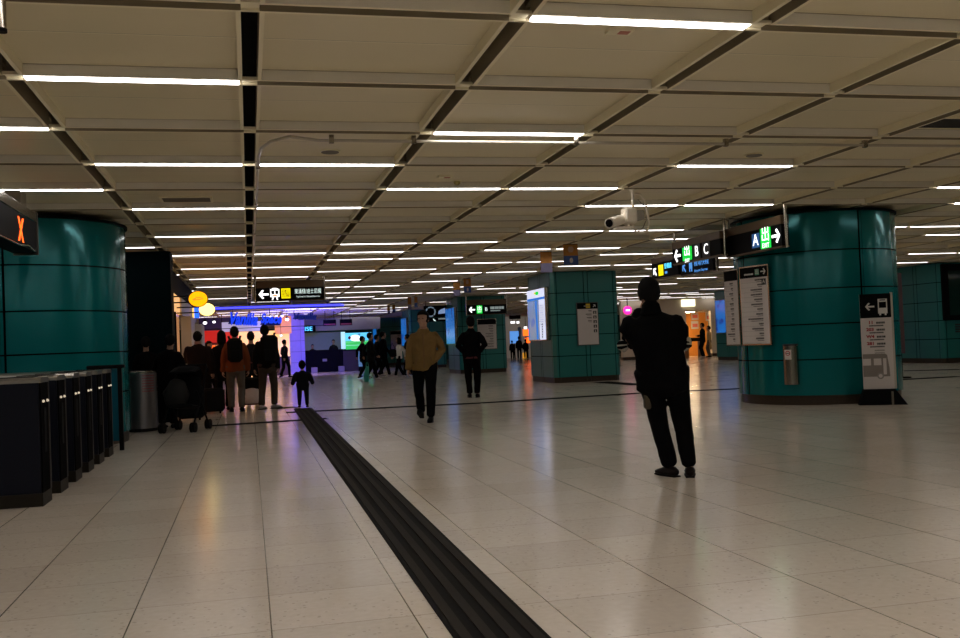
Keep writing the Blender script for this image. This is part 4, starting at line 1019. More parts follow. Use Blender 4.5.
# the child
back('small child in dark padded clothes standing at the end of the tactile strip', 303.5, 407.5, .95, m_navy, m_navy, .0, hs=1.5, wide=1.30, lw=1.25, sl=1.2, hair='cap', hm=m_jblack, arms=[((-.32, 0, 1.15), (-.40, .05, .93)), ((.32, 0, 1.15), (.40, .05, .93))], feet=[(-.15, 0, 0, -.2, 0), (.15, 0, 0, .2, 0)], hem=.74, seed=19)
back('distant person in dark clothes stepping past the lilac column', 285.5, 377.5, 1.66, m_navy, m_tblack, .9, feet=[(-.09, -.20, .02, 0, -.3), (.09, .18, 0, 0, .05)], arms=['fwd', 'back'], seed=20)
# walking group in the middle distance
for k, (px, py, H, fc, lab, jm) in enumerate(((363.5, 378.5, 1.60, 1.35, 'leftmost of four walkers in dark clothes, carrying a green bag', m_jblack), (371.5, 380.6, 1.68, 1.3, 'second of four walkers in dark clothes, before the green screen', m_char), (378, 376.3, 1.66, 1.4, 'third of four walkers, half hidden between two others', m_navy), (384.5, 377.4, 1.75, 1.3, 'rightmost and tallest of four walkers in dark clothes', m_jblack))):
    st = .24 if k % 2 else .18
    back(lab, px, py, H, jm, m_tblack, fc, feet=[(-.08, st, 0, 0, 0), (.08, -st, .03, 0, -.3)], arms=['back', 'fwd'], seed=21+k, sm=m_shoew if k else m_blackm, hem=.72)
q = onf(367, 382.2, 0)
t = thing('carrier_bag', 'turquoise green carrier bag beside the four walkers', 'bag', (q.x, q.y+.12, 0))
m_gbag = mat('turquoise_bag', (.02, .30, .24), .5)
mb = MB(); mb.loft([(0, 0, .03), (0, 0, .25), (.05, 0, .52)], [(.08, .05), (.09, .06), (.05, .03)], (1, 0, 0), 14); mb.build('bag', m_gbag, t, smooth=True)
mb = MB(); mb.tube([(.0, 0, .52), (.02, 0, .66), (.06, 0, .66), (.09, 0, .52)], .01); mb.build('handle', m_gbag, t)
back('woman in white jacket with a dark shoulder bag, walking', 400, 377.5, 1.48, m_wcloth, m_tblack, -1.2, feet=[(-.08, -.22, .02, 0, -.3), (.08, .24, 0, 0, 0)], hair='bob', arms=['fwd', 'back'], seed=26, sm=m_shoew, hem=.84)
q = onf(398, 378)
t = thing('shoulder_bag', 'dark shoulder bag on the woman in the white jacket', 'bag', (q.x-.18, q.y-.25, 0))
mb = MB(); mb.box((-.14, -.06, .78), (.12, .06, 1.08), bv=.04); mb.build('bag', m_blackm, t, smooth=True)
mb = MB(); mb.tube([(-.1, 0, 1.07), (-.02, .08, 1.3), (.1, .02, 1.07)], .014); mb.build('strap', m_blackm, t)
back('dark haired person half hidden behind the man in tan', 408.5, 375.5, 1.62, m_char, m_tblack, -1.2, feet=[(-.08, -.2, .02, 0, -.3), (.08, .2, 0, 0, 0)], seed=27)

# ------------------------------------------------------------------ luggage
def wheel(mb, c, r, w=.03): mb.disc(c, r, w, 'x', n=20)
q = onf(257, 407.5)
t = thing('luggage_cart', 'folding red framed luggage cart with a white bag, between two travellers', 'cart', (q.x-.10, q.y, 0))
m_redm = mat('red_tube', (.12, .012, .012), .4)
for s in (-1, 1):
    mb = MB(); mb.tube([(s*.19, -.05, .10), (s*.18, .04, .6), (s*.15, .08, .92)], .012); mb.build('rail', m_redm, t, smooth=True)
    mb = MB(); wheel(mb, (s*.21, -.02, .08), .08); mb.build('wheel', m_rubber, t, smooth=True)
mb = MB(); mb.tube([(-.15, .08, .92), (0, .085, .95), (.15, .08, .92)], .014); mb.build('handle', m_redm, t, smooth=True)
mb = MB(); mb.box((-.20, -.28, .075), (.20, .03, .10)); mb.build('foot_plate', m_redm, t)
tag(MB().loft([(0, 0, .0), (0, 0, .12), (0, .0, .25)], [(.21, .14), (.22, .15), (.15, .10)], (1, 0, 0), 18).build('white_bag', mat('white_plastic_bag', (.75, .68, .68), .35, bump=1., scale=14), None, True, (q.x-.10, q.y-.13, .13)), 'crumpled white bag lying on the red luggage cart', 'bag')
tag(MB().box((-.18, -.11, 0), (.18, .11, .24), bv=.05).build('holdall', m_blackm, None, True, (q.x-.10, q.y-.11, .40)), 'dark holdall on top of the white bag on the luggage cart', 'bag')
q = onf(196, 431)
t = thing('pushchair', 'dark folding pushchair loaded with bags beside the dark figures', 'pushchair', (q.x-.15, q.y+.12, 0), R(-18))
for s in (-1, 1):
    mb = MB(); mb.tube([(s*.24, .30, .95), (s*.24, .12, .62), (s*.24, -.30, .12)], .014); mb.tube([(s*.24, .28, .12), (s*.24, .0, .46), (s*.24, -.16, .62)], .014); mb.build('frame_tube', m_blackm, t, smooth=True)
    for y in (-.32, .30):
        mb = MB(); wheel(mb, (s*.215, y, .075), .075, .025); wheel(mb, (s*.265, y, .075), .075, .025); w_ = mb.build('wheel_pair', m_rubber, t, smooth=True)
        mb = MB(); mb.disc((s*.282, y, .075), .02, .006, 'x', n=12); mb.build('hub', m_blackm, w_)
mb = MB(); mb.loft([(0, -.22, .40), (0, .08, .36), (0, .18, .62), (0, .22, .80)], [(.20, .03), (.21, .04), (.20, .035), (.17, .03)], (1, 0, 0), 16); mb.build('seat', m_blackm, t, smooth=True)
mb = MB(); mb.loft([(0, .26, .78), (0, .12, .95), (0, -.10, .90)], [(.20, .03), (.22, .05), (.21, .02)], (1, 0, 0), 16); mb.build('hood', m_blackm, t, smooth=True)
mb = MB(); mb.tube([(-.24, .30, .95), (-.22, .36, 1.0), (.22, .36, 1.0), (.24, .30, .95)], .016); mb.build('handlebar', m_blackm, t, smooth=True)
tag(MB().loft([(0, 0, 0), (0, 0, .16), (.03, 0, .34)], [(.16, .13), (.20, .15), (.11, .08)], (1, 0, 0), 16).build('travel_bag', mat('grey_bag', (.022, .021, .020), .8, spec=.1), None, True, (q.x-.28, q.y+.14, .42)), 'grey soft bag lying in the pushchair', 'bag')

for px, py, w, d, h, lab in ((191, 421, .46, .34, .62, 'dark upright suitcase between the pushchair and the hatted person'), (214, 414, .40, .3, .50, 'dark upright suitcase at the feet of the person in the long coat')):
    q = onf(px, py); t = thing('suitcase', lab, 'suitcase', (q.x, q.y, 0), R(12))
    mb = MB(); mb.box((-w/2, -d/2, .05), (w/2, d/2, h), bv=.05); mb.build('shell', m_blackm, t, smooth=True)
    mb = MB(); mb.tube([(-.1, d/2-.04, h-.01), (-.1, d/2-.04, h+.28), (.1, d/2-.04, h+.28), (.1, d/2-.04, h-.01)], .012); mb.build('handle', m_blackm, t)
    for sx in (-1, 1):
        mb = MB(); wheel(mb, (sx*(w/2-.06), d/2-.06, .03), .03, .03); mb.build('wheel', m_rubber, t)
# ------------------------------------------------------------------ left shops
mb = MB(); mb.box((-7, 17.9, 0), (-1.30, 18.5, 3.0)); struct('wall_left_end', mb, mat('dark_teal_wall', (.0005, .006, .008), .7, spec=.05))
t = thing('shop_facade', 'cream shop front with lit glass and columns behind the left crowd', 'shop', (0, 18.6, 0))
mb = MB(); mb.box((-1.62, 0, 0), (-1.56, 5.0, 2.10)); mb.build('lit_glass', mat('warm_glass', (.3, .2, .1), .2, emit=(1., .42, .16), es=.30), t)
for k in range(3):
    mb = MB(); mb.box((-1.63, .0+k*1.6, 0), (-1.50, .10+k*1.6, 2.10)); mb.build('mullion', m_char, t)
for pa, pb, Y in ((181.5, 192, 24.), (192.8, 202.5, 28.)):
    mb = MB(); mb.box((at(pa, 350, Y).x, Y-18.6, 0), (at(pb, 350, Y).x, Y-18.6+1.6, 2.08 if Y < 25 else 2.0), bv=.01); mb.box((at(pa, 350, Y).x-.002, Y-18.602, .98), (at(pb, 350, Y).x+.002, Y-18.59, .995)); mb.build('column', m_cream, t)
mb = MB(); mb.box((-1.72, 0, 2.101), (-1.53, 5.0, 2.5)); mb.build('lit_fascia', mat('warm_fascia', (.5, .4, .2), .4, emit=(1., .50, .16), es=.75), t)
mb = MB(); mb.box((-1.75, 5.05, 2.101), (-1.50, 11.6, 2.5)); mb.build('fascia', m_cream, t)
mb = MB(); mb.box((-1.75, 0, 2.501), (-1.55, 11.6, 3.0)); mb.build('upper_wall', m_char, t)
mb = MB(); mb.box((-1.558, .8, 1.35), (-1.54, 3.4, 1.95)); mb.build('blue_poster', mat('blue_print', (.02, .05, .3), .5, emit=(.02, .06, .3), es=.35), t)
qb = at(195.5, 313, 27)
t = thing('blade_sign', 'upright blue and yellow lit blade sign on the shop front', 'sign', (qb.x, 27, 0))
za, zb = at(195, 318, 27).z, at(195, 307, 27).z
mb = MB(); mb.box((-.03, -.05, za), (.09, .05, zb)); mb.build('blue_face', mat('lit_royal', (.02, .1, .8), .4, emit=(.02, .12, 1.), es=1.6), t)
mb = MB(); mb.box((-.08, -.05, za), (-.031, .05, zb)); mb.build('yellow_edge', mat('lit_amber', (.8, .5, .1), .4, emit=(1., .6, .15), es=1.1), t)
for (px, py, Y, rx, rz_, mm, lab) in ((198.2, 299, 20., .178, .150, mat('lit_orange', (.9, .4, .0), .4, emit=(1., .40, .0), es=1.25), 'oval orange lit sign with a red mark, on bars from the left shop'), (207., 309.5, 22.6, .172, .140, mat('lit_paleyellow', (.9, .8, .3), .4, emit=(1., .74, .22), es=2.2), 'oval pale yellow lit sign just below and behind the orange one')):
    c = at(px, py, Y)
    t = thing('oval_sign', lab, 'sign', (c.x, Y, c.z))
    mb = MB(); mb.loft([(0, -.05, 0), (0, -.03, 0), (0, .03, 0), (0, .05, 0)], [(rz_*.93, rx*.93), (rz_, rx), (rz_, rx), (rz_*.93, rx*.93)], (0, 0, 1), 32, cap=False); mb.build('lit_disc', mm, t, smooth=True)
    mb = MB(); mb.loft([(0, -.025, 0), (0, .025, 0)], [(rz_+.012, rx+.012)]*2, (0, 0, 1), 32, cap=False); mb.build('rim', MATS['dark_bronze'], t, smooth=True)
    for dz in (-.06, .06):
        mb = MB(); mb.tube([(-rx-.005, 0, dz), (-1.545-c.x, 0, dz)], .014); mb.build('bracket_bar', m_blackm, t)
    if Y < 21:
        mb = MB(); mb.tube([(-.10, -.052, -.02), (-.03, -.054, .025), (.04, -.054, .03), (.10, -.052, .0), (.04, -.054, -.01), (-.04, -.054, -.012), (-.10, -.052, -.02)], .010); mb.build('red_mark', m_lred, t, smooth=True)

# ------------------------------------------------------------------ blue canopy and cafe
YC = 38.
m_nblue = mat('blue_led', (.05, .05, .9), .4, emit=(.05, .05, 1.), es=2.4); m_nscript = mat('blue_script', (.01, .03, .5), .4, emit=(.008, .05, .85), es=1.)
m_nscript2 = mat('blue_script_dim', (.01, .02, .25), .4, emit=(.004, .012, .16), es=.6)
a, b = at(200, 309, YC), at(344, 310, YC)
t = thing('canopy', 'blue lit curved canopy edge hanging before the cafe', 'canopy', ((a.x+b.x)/2, YC, 0))
w = b.x-a.x
plan = [(-w/2, .9), (-w/2, .05)]+[(-w/2+w*(k+.5)/20, -.25*math.sin(PI*(k+.5)/20)) for k in range(20)]+[(w/2, .25), (w/2-.5, .9)]
mb = MB(); mb.poly_prism(plan, 'z', 2.80, 2.92); mb.build('slab', mat('canopy_panel', (.06, .14, .28), .4), t)
edge = [(x, y-.03, 2.865) for x, y in plan[1:-1]]
mb = MB(); mb.loft(edge, [.035]*len(edge), (0, 0, 1), 8, cap=False); mb.build('led_edge', m_nblue, t, smooth=True)
for x in (-w/2+.3, 0, w/2-.6):
    mb = MB(); mb.loft([(x, .5, 2.921), (x, .5, ZC-.003)], [.02]*2, n=8, cap=False); mb.build('hanger', m_blackm, t)
mb = MB(); mb.tube([(-w/2, .2, 2.1), (w/2-.7, .2, 2.1)], .012); mb.build('rail', m_blackm, t)
def script_sign(pa, pb, ya_, yb_, words, m, label, ym=0.):
    a, b = at(pa, yb_, YC), at(pb, ya_, YC); t = thing('script_sign', label, 'sign', ((a.x+b.x)/2, YC+.1, 0))
    n_ = len(words); wd = (b.x-a.x); x = -wd/2; tot = sum(len(w) for w in words)+.6*(n_-1)
    for k, wv in enumerate(words):
        ww = wd*len(wv)/tot
        me = text_mesh(wv, .62, .05, 'LEFT', bold=.022); xs = [v.co.x for v in me.vertices]; zs_ = [v.co.z for v in me.vertices]
        sx = ww/(max(xs)-min(xs)); h = (b.z-a.z); x0_ = min(xs); z0_ = min(zs_); sz = h/(max(zs_)-z0_)
        slope = (at(pb, yb_+ym, YC).z-a.z)/wd
        for v in me.vertices:
            xx = (v.co.x-x0_)*sx; zz = (v.co.z-z0_)*sz; v.co = Vector((x+xx+zz*.22, v.co.y, a.z+zz*.92+(x+xx+wd/2)*slope))
        me.materials.clear(); me.materials.append(m)
        for p in me.polygons: p.material_index = 0
        o = bpy.data.objects.new('word', me); COL.objects.link(o); o.parent = t
        xs = [v.co.x for v in me.vertices]; hb = MB(); z9 = a.z+(x+wd/2)*slope; z8 = a.z+(x+ww+wd/2)*slope; hh = h*.62
        hb.poly_prism([(x+.02, z9+.04), (x+ww-.02, z8+.04), (x+ww+.06, z8+hh), (x+.14, z9+hh)], 'y', .055, .075); hb.build('backing', mat('deep_blue_mesh', (.004, .012, .12), .6, emit=(.002, .006, .08), es=.25), t)
        x += ww+wd*.6/tot
    mb = MB(); mb.tube([(-wd*.4, .03, 2.5), (-wd*.4, .03, 2.799)], .012); mb.tube([(wd*.3, .03, 2.45), (wd*.3, .03, 2.799)], .012); mb.build('hanging_wires', m_blackm, t)
script_sign(227.5, 280, 309.5, 325, ['Vanilla', 'Space'], m_nscript, 'blue glowing script sign hanging under the canopy, over the crowd', 1.5)
script_sign(292, 316, 311.5, 320, ['Vanilla'], m_nscript2, 'dim blue script sign hanging at the right of the canopy', 0)
def slab(name, pa, pb, ya_, yb_, Y, m, label, cat, depth=.12, part='panel'):
    a, b = at(pa, yb_, Y), at(pb, ya_, Y); t = thing(name, label, cat, ((a.x+b.x)/2, Y, 0)); w = b.x-a.x
    mb = MB(); mb.box((-w/2, 0, max(a.z, 0.)), (w/2, depth, b.z)); mb.build(part, m, t)
    return t, w, max(a.z, 0), b.z
m_lav = mat('lilac_lit', (.5, .45, .6), .4, emit=(.42, .36, .62), es=.7)
t, w, z0, z1 = slab('cafe_sign_panel', 222, 262, 321, 332, 44.8, m_lav, 'pale lilac lit panel under the blue script, behind it', 'sign')
mb = MB(); mb.tube([(-w/2, .05, z1), (-w/2, .05, 2.9)], .012); mb.tube([(w/2-.05, .05, z1), (w/2-.05, .05, 2.9)], .012); mb.build('hanger', m_blackm, t)
# awning
t, w, z0, z1 = slab('cafe_bulkhead', 199, 289.5, 309, 331, 52, mat('dusk_panel', (.07, .06, .09), .6), 'dark bulkhead over the cafe, behind the script sign and lamps', 'bulkhead', .2)
a, b = at(203, 343, 45.5), at(238, 329.5, 45.5)
t = thing('awning', 'bright red lit awning of the cafe behind the left crowd', 'awning', ((a.x+b.x)/2, 45.5, 0)); w = b.x-a.x
mb = MB(); mb.poly_prism([(0, a.z), (.06, a.z), (.55, b.z-.06), (.55, b.z), (.45, b.z)], 'x', -w/2, w/2); mb.build('cover', mat('red_awning', (.6, .03, .02), .6, emit=(.6, .012, .008), es=.55), t)
mb = MB(); mb.box((-w/2, .0, a.z-.10), (w/2, .02, a.z-.001)); mb.build('valance', mat('dark_red_awning', (.3, .01, .01), .6), t)
for s in (-1, 1):
    mb = MB(); mb.box((s*(w/2-.06)-.03, .5, 0), (s*(w/2-.06)+.03, .56, a.z)); mb.build('support', m_char, t)
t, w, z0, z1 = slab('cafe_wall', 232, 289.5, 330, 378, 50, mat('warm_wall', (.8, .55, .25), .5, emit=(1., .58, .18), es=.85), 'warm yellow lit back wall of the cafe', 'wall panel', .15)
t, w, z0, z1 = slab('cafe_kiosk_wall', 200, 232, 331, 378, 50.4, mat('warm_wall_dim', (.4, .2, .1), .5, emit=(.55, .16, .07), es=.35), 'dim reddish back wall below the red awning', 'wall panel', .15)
t, w, z0, z1 = slab('cafe_counter', 262, 290, 357, 376.3, 47.5, mat('counter_dark', (.03, .012, .012), .5), 'dark reddish cafe counter behind the tall person', 'counter', .6, 'body')
mb = MB(); mb.box((-w/2-.03, -.03, z1+.0005), (w/2+.03, .63, z1+.04)); mb.build('top', m_steel, t)
t, w, z0, z1 = slab('menu_board', 275, 291, 316, 334, 49, mat('orange_lit_board', (.6, .25, .05), .5, emit=(.8, .28, .05), es=.6), 'orange lit board hanging over the cafe counter', 'board', .08)
mb = MB(); mb.tube([(0, .04, z1), (0, .04, 3.3)], .012); mb.build('hanger', m_blackm, t)
for k, (px, py, r) in enumerate(((270, 316.5, .05), (276.5, 316, .05), (282, 316, .06), (287, 319.5, .08), (214, 322, .07), (281, 335.5, .05), (205, 323, .09))):
    c = at(px, py, 44.6); t = thing('spot_lamp', ['small white spot lamp, first of three under the canopy', 'small white spot lamp, second of three under the canopy', 'small white spot lamp, third of three under the canopy', 'bright white spot lamp near the lilac column top', 'white spot lamp over the red awning', 'small pendant lamp before the warm cafe wall', 'bright slanted white spot lamp right of the oval signs'][k], 'lamp', (c.x, 44.6, c.z), group='cafe spot lamps')
    mb = MB(); mb.ball((0, 0, 0), (r, r, r*.8), n=12, k=8); mb.build('bulb', m_lwhite, t, smooth=True)
    mb = MB(); mb.loft([(0, 0, r*.7), (0, 0, r*1.6)], [r*.7, r*.5], n=10, cap=False); mb.tube([(0, 0, r*1.6), (0, 0, ZC-.003-c.z)], .008); mb.build('fitting', m_blackm, t)
# red glow things on the cafe shelf
for k, (px, py, m, lab) in enumerate(((212.5, 344, m_lred, 'red lit package on the kiosk shelf'), (206.5, 347, m_lwhite, 'white lit package on the kiosk shelf'), (218.5, 347, MATS['lit_amber'], 'amber lit package on the kiosk shelf'))):
    c = at(px, py, 46.5); tag(MB().box((-.11, -.08, 0), (.11, .08, .16), bv=.02).build('package', m if k != 1 else m_pale, loc=(c.x, 46.5, at(212, 349, 46.4).z-.001)), lab, 'package', 'packages on the kiosk shelf')
a = at(203, 350.6, 46.4); b = at(236, 350.6, 46.4)
t = thing('kiosk_counter', 'dark kiosk counter under the red awning', 'counter', ((a.x+b.x)/2, 46.25, 0)); w = b.x-a.x
mb = MB(); mb.box((-w/2, 0, 0), (w/2, .55, at(212, 349, 46.4).z-.05)); mb.build('body', MATS['counter_dark'], t)
mb = MB(); mb.box((-w/2-.02, -.02, at(212, 349, 46.4).z-.0495), (w/2+.02, .57, at(212, 349, 46.4).z-.0025)); mb.build('top', m_char, t)
# lilac column: blue LED light put into the colour of its white tiles
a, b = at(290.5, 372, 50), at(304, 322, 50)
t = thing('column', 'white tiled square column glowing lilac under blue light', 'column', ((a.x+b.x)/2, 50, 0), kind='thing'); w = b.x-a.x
mb = MB(); mb.stack([(-w/2, 0, False), (w*.24-.006, 0, True), (w*.24-.005, .012, True), (w*.24+.005, .012, True), (w*.24+.006, 0, False), (w/2, 0, False), (w/2, w, False), (-w/2, w, False)], [0, .55, 1.1, 1.65, 2.2, 3.0], .008); mb.build('shaft', [mat('blue_lit_tile', (.34, .33, .60), .4), mat('grout', (.10, .09, .16), .7)], t)

# ------------------------------------------------------------------ exchange counter, screen
m_bulk = mat('cream_bulkhead', (.30, .28, .22), .6)
t, w, z0, z1 = slab('bulkhead', 304, 380, 316.5, 331.5, 52, m_bulk, 'cream bulkhead wall over the dark exchange counter', 'bulkhead', .3)
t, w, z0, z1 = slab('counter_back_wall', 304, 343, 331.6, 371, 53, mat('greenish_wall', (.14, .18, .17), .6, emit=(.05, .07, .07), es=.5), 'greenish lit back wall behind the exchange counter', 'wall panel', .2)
t, w, z0, z1 = slab('exchange_counter', 306, 343.2, 350, 376, 50.6, m_blackm, 'long black exchange counter behind the child', 'counter', .7, 'body')
mb = MB(); mb.box((-w/2, -.04, z1+.0005), (w/2-.01, .72, z1+.05)); mb.build('top', m_char, t)
mb = MB(); mb.box((-.1, -.01, .55), (.12, -.0005, .68)); mb.build('emblem', m_pale, t)
t, w, z0, z1 = slab('side_counter', 344.2, 364.5, 350, 376, 50.5, mat('brown_board', (.05, .035, .028), .6), 'plain brown counter front right of the black exchange counter', 'counter', .7, 'body')
mb = MB(); mb.box((-w/2+.03, -.03, z1+.0005), (w/2+.02, .72, z1+.04)); mb.build('top', m_char, t)
c = at(302.5, 331.3, 49.9)
t = thing('cyan_sign', 'cyan lit lettering beside the lilac column', 'sign', (at(308.5, 329, 50.9).x, 50.9, 0))
text('letters', 'ISE', .30, m_lcyan, t, (0, 0, at(308.5, 329, 50.9).z), sx=1.15, depth=.02)
mb = MB(); mb.box((-.36, .03, at(308, 332, 50.9).z), (.36, 1.05, at(308, 326, 50.9).z)); mb.build('backing', m_char, t)
t, w, z0, z1 = slab('ad_screen', 345.5, 371.5, 331.8, 350, 51.4, m_black, 'bright advertising screen with blue sky and green field', 'screen', .1, 'frame')
zm = z0+(z1-z0)*.52
mb = MB(); mb.box((-w/2+.02, -.012, zm), (w/2-.02, -.001, z1-.02)); mb.build('sky_picture', mat('screen_sky', (.2, .6, .9), .4, emit=(.10, .55, .85), es=1.), t)
mb = MB(); mb.box((-w/2+.02, -.012, z0+.02), (w/2-.02, -.001, zm-.0005)); mb.build('field_picture', mat('screen_green', (.1, .6, .1), .4, emit=(.02, .42, .06), es=1.), t)
mb = MB(); mb.box((-w/2+.04, -.016, z0+.22), (w/2-.04, -.0125, z0+.25)); mb.box((-w/2+.04, -.016, z0+.40), (w/2-.04, -.0125, z0+.42)); mb.build('pale_bars', mat('screen_mint', (.4, .8, .5), .4, emit=(.25, .7, .35), es=1.), t)
mb = MB(); mb.ball((-.18, -.012, zm+.14), (.26, .012, .16)); mb.ball((.0, -.012, zm+.08), (.3, .012, .10)); mb.build('cloud_picture', m_lwhite, t)
mb = MB(); mb.ball((-.46, -.012, zm+.16), (.09, .01, .09)); mb.ball((.28, -.012, zm+.1), (.08, .01, .06)); mb.ball((.05, -.012, zm+.33), (.07, .01, .03)); mb.build('red_picture', MATS['dull_red'], t)
t, w, z0, z1 = slab('light_panel', 341.5, 345, 331.8, 349, 51.3, mat('pale_cyan_lit', (.6, .8, .8), .4, emit=(.40, .75, .75), es=.9), 'narrow pale lit panel left of the advertising screen', 'light panel', .1)
for (pa, pb, ya_, yb_, lab) in ((323.5, 336, 319.5, 326, 'dark hanging board over the exchange counter, left of two'), (340, 352, 319, 325.5, 'dark hanging board over the exchange counter, right of two')):
    t, w, z0, z1 = slab('hanging_board', pa, pb, ya_, yb_, 47, m_black, lab, 'sign', .1)
    mb = MB(); mb.box((-w/2+.03, -.006, z0+.03), (w/2-.03, -.0005, z0+.10)); mb.build('lit_line', MATS['dull_red'], t)
    for s in (-1, 1): mb = MB(); mb.tube([(s*w*.35, .05, z1), (s*w*.35, .05, ZC-.003)], .014); mb.build('hanger', m_blackm, t)
t, w, z0, z1 = slab('standee', 358.8, 363.2, 351, 366.5, 49.2, mat('standee_print', (.10, .25, .32), .5, emit=(.10, .22, .30), es=.5, vary=.8, scale=4), 'narrow colourful standing poster before the brown counter', 'poster stand', .05)
mb = MB(); mb.box((-w/2, -.05, 0), (w/2, .12, max(z0-.001, .02))); mb.build('foot', m_blackm, t)
for (px, py, lab) in ((314.5, 371, 'pale box on the floor before the exchange counter, by the lilac column'), (341.5, 370.5, 'pale box on the floor before the exchange counter, by the seated clerk')):
    q = onf(px, py); q.y = 49.9; q.x = at(px, py, 49.9).x
    tag(MB().box((-.15, -.12, 0), (.15, .12, .28), bv=.02).build('box', mat('pale_box', (.32, .28, .26), .6), loc=tuple(q)), lab, 'box')
for (px, H, lab, sd) in ((334, 1.66, 'clerk in dark clothes standing at the black exchange counter', 31), (313, 1.45, 'low dark figure behind the exchange counter near the lilac column', 32)):
    q = at(px, 360, 51.9); person(lab, q.x, 51.9, PI+.1, H, m_char, m_tblack, seed=sd)

# far shop between the two pillars
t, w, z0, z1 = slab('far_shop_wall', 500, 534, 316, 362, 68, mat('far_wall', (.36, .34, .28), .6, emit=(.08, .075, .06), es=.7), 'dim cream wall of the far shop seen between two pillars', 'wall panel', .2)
for zz, (pa, pb, ya_, yb_, m, lab) in enumerate(((510.5, 518.5, 331, 343.5, mat('blue_lit_panel', (.1, .3, .8), .4, emit=(.10, .30, .75), es=.9), 'blue lit panel in the far shop between two pillars'), (518.8, 521, 327, 345, m_pale, 'pale post beside the blue panel in the far shop'),
        (523.5, 528.5, 329, 336, m_lred, 'red lit sign in the far shop, upper'), (525.5, 530, 337.5, 343, m_lred, 'red lit sign in the far shop, lower'), (523, 527.5, 352.5, 358.5, mat('yellow_red_box', (.7, .4, .05), .4, emit=(.8, .35, .03), es=.6), 'yellow and red lit stand in the far shop'),
        (509.5, 520.5, 315, 319.2, m_black, 'black sign board hanging in the far shop gap'), (511, 515, 321.2, 323.5, m_lwhite, 'left white lamp over the far shop'), (517, 519.2, 321.2, 323.5, m_lwhite, 'middle white lamp over the far shop'), (524.3, 527, 326.5, 329, m_lwhite, 'white lamp over the red sign of the far shop'))):
    t, w, z0, z1 = slab('shop_fitting', pa, pb, ya_, yb_, 64.4+.35*zz, m, lab, 'shop fitting', .1)
    if z0 > 1.9: mb = MB(); mb.tube([(0, .05, z1), (0, .05, ZC)], .015); mb.build('hanger', m_blackm, t)
    elif z0 > .1: mb = MB(); mb.box((-.03, .03, 0), (.03, .09, z0-.001)); mb.build('stand', m_blackm, t)
for k, (px, H) in enumerate(((512.5, 1.25), (519.5, 1.5), (526, 1.3))):
    q = at(px, 355, 62.6+k*.4); person(['dark figure in the far shop gap, below the blue panel', 'dark figure standing in the middle of the far shop gap', 'dark figure in the far shop gap, below the red sign'][k], q.x, 62.6+k*.4, .3, H, m_char, m_tblack, seed=41+k)
# thin reddish column at right
a = at(899.5, 357, 19.)
t = thing('banner_stand', 'narrow dark reddish upright panel behind the round pillar', 'banner stand', (a.x+.05, 19., 0))
mb = MB(); mb.box((-.09, -.02, .55), (.09, .02, 2.35)); mb.build('panel', mat('maroon_panel', (.06, .025, .03), .5), t)
mb = MB(); mb.box((-.02, .0, .03), (.02, .02, .549)); mb.box((-.15, -.1, 0), (.15, .1, .0295)); mb.build('foot', m_blackm, t)

# ------------------------------------------------------------------ right shop
YR = 46.
a, b = at(622, 360, YR), at(714, 280, YR)
def xr(px): return at(px, 330, YR).x
t = thing('right_shop', 'cream shop wall with an orange lit doorway and white sign', 'shop', (xr(668), YR, 0)); ox = t.location.x
for n_, pa, pb, z0, z1, m in (('left_wall', 622, 686.5, .16, 2.98, m_cream), ('right_wall', 711.5, 742, .16, 2.98, m_cream), ('lintel', 686.55, 711.45, at(700, 310, YR).z, 2.98, m_cream), ('skirting', 622, 686.5, 0, .159, m_plinth), ('skirting', 711.5, 742, 0, .159, m_plinth)):
    mb = MB(); mb.box((xr(pa)-ox, 0, z0), (xr(pb)-ox, .25, z1)); mb.build(n_, m, t)
mb = MB(); mb.box((xr(680)-ox, 3., 0), (xr(735)-ox, 3.1, 2.6)); mb.build('back_wall', mat('orange_wall', (.75, .28, .04), .5), t)
mb = MB(); mb.box((xr(681)-ox, .26, 2.35), (xr(730)-ox, 3., 2.42)); mb.build('inner_ceiling', m_cream, t)
mb = MB(); mb.box((xr(693)-ox, 1.2, 2.33), (xr(706)-ox, 1.5, 2.349)); mb.build('ceiling_lamp', mat('warm_lamp', (1, .8, .5), .4, emit=(1., .75, .42), es=80.), t)
zs1, zs0 = at(688, 299.5, YR).z, at(688, 306.5, YR).z
mb = MB(); mb.box((xr(682.5)-ox, -.10, zs0), (xr(695.5)-ox, -.001, zs1)); sg = mb.build('lit_sign', mat('cream_lit', (.9, .85, .6), .4, emit=(1., .93, .66), es=1.6), t)
for (pa, pb, ya_, yb_, m) in ((692, 698.5, 313, 320, m_pale), (692, 698.5, 321, 329, m_pale), (706.5, 710, 312, 321, m_pale)):
    p0, p1 = at(pa, yb_, YR+2.9), at(pb, ya_, YR+2.9)
    mb = MB(); mb.box((p0.x-ox, 2.93, p0.z), (p1.x-ox, 2.99, p1.z)); po = mb.build('poster', m_board, t)
    mb = MB(); mb.box((p0.x-ox+.05, 2.92, p0.z+.10), (p1.x-ox-.05, 2.929, p0.z+.28)); mb.build('red_print', mat('pink_print', (.7, .15, .12), .5), po)
mb = MB(); mb.box((xr(683.6)-ox, -.03, at(685, 352, YR).z), (xr(686.4)-ox, -.0005, at(685, 323, YR).z)); mb.build('lit_panel', mat('lit_pane', (.9, .85, .8), .4, emit=(.9, .85, .8), es=.8), t)
c = at(627.5, 310.3, 43.)
t = thing('round_sign', 'round bright pink lit sign left of the phone man\'s head', 'sign', (c.x, 43., c.z))
mb = MB(); mb.disc((0, 0, 0), .20, .10, 'y'); mb.build('lit_disc', mat('lit_pink', (.9, .05, .35), .4, emit=(1., .02, .32), es=1.7), t)
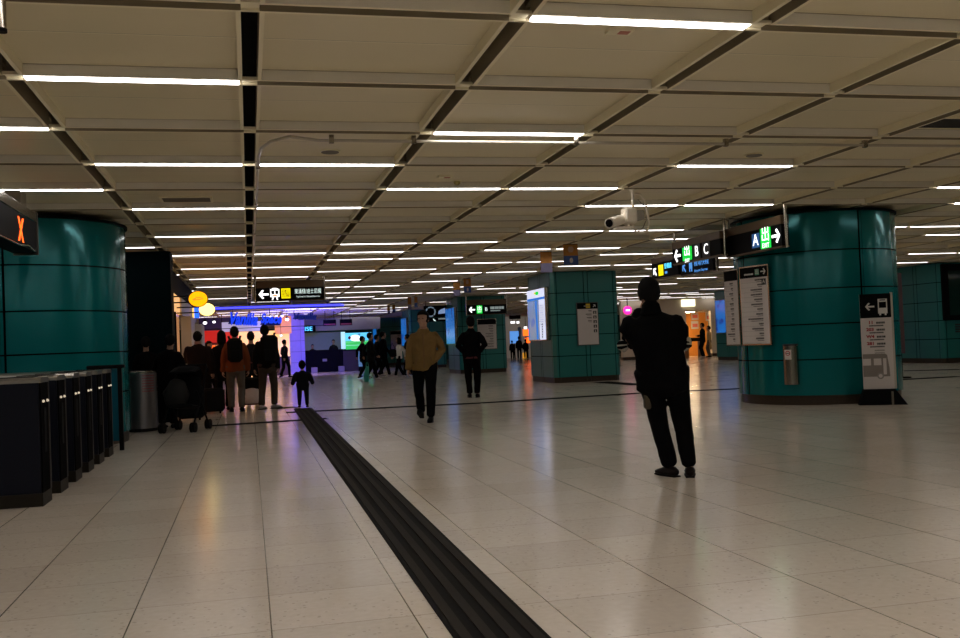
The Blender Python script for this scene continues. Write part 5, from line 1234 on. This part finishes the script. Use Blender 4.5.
mb = MB(); mb.box((-.10, -.056, -.035), (.10, -.0505, .035)); mb.build('pale_mark', m_lwhite, t)
mb = MB(); mb.tube([(0, 0, .2), (0, 0, ZC-c.z)], .02); mb.build('hanger', m_blackm, t)
# table and two people at the doorway
q = at(693, 357, 45.)
t = thing('display_table', 'dark display table before the orange doorway', 'table', (q.x, 44.9, 0))
mb = MB(); mb.box((-.45, -.25, .82), (.42, .25, 1.0), bv=.02); mb.build('top', m_blackm, t)
for sx in (-1, 1): mb = MB(); mb.box((sx*.36-.03, -.2, 0), (sx*.36+.03, .2, .819)); mb.build('leg', mat('orange_brown', (.25, .10, .03), .5), t)
q = at(703.5, 357, 44.); person('person in black coat standing at the orange doorway', q.x, 44., -1.4, 1.70, m_jblack, m_tblack, arms=['hold', 'hang'], seed=51, sm=m_shoew)
q = at(709.8, 357, 44.6); person('person in pale yellow coat standing at the orange doorway', q.x, 44.6, -1.3, 1.55, mat('yellow_coat', (.55, .36, .14), .7), m_beige, hair='short', seed=52, hem=.5)

# lights that belong to the place: blue LEDs of the canopy, spots of the cafe
def area(name, loc, size, power, col, rot=(0, 0, 0)):
    l = bpy.data.lights.new(name, 'AREA'); l.energy = power; l.color = col; l.shape = 'RECTANGLE'; l.size = size[0]; l.size_y = size[1]; l.spread = R(110)
    o = bpy.data.objects.new(name, l); COL.objects.link(o); o.location = loc; o.rotation_euler = rot
area('canopy_led_light', (2.3, 43.5, 2.95), (1.6, .8), 230, (.12, .10, 1.), (R(70), 0, 0))
area('cafe_light', (.6, 47.0, 2.9), (2.5, .6), 70, (1., .62, .3))
area('exchange_light', (4.2, 51.2, 2.9), (2.5, .5), 8, (.75, 1., .95))
w = bpy.data.worlds.new('w'); sc.world = w; w.use_nodes = True
w.node_tree.nodes['Background'].inputs[0].default_value = (.02, .02, .02, 1); w.node_tree.nodes['Background'].inputs[1].default_value = .2
sc.view_settings.view_transform = 'Standard'; sc.view_settings.look = 'None'; sc.view_settings.gamma = 1; sc.view_settings.exposure = .17
sc.view_settings.use_curve_mapping = False
sc.cycles.use_denoising = True
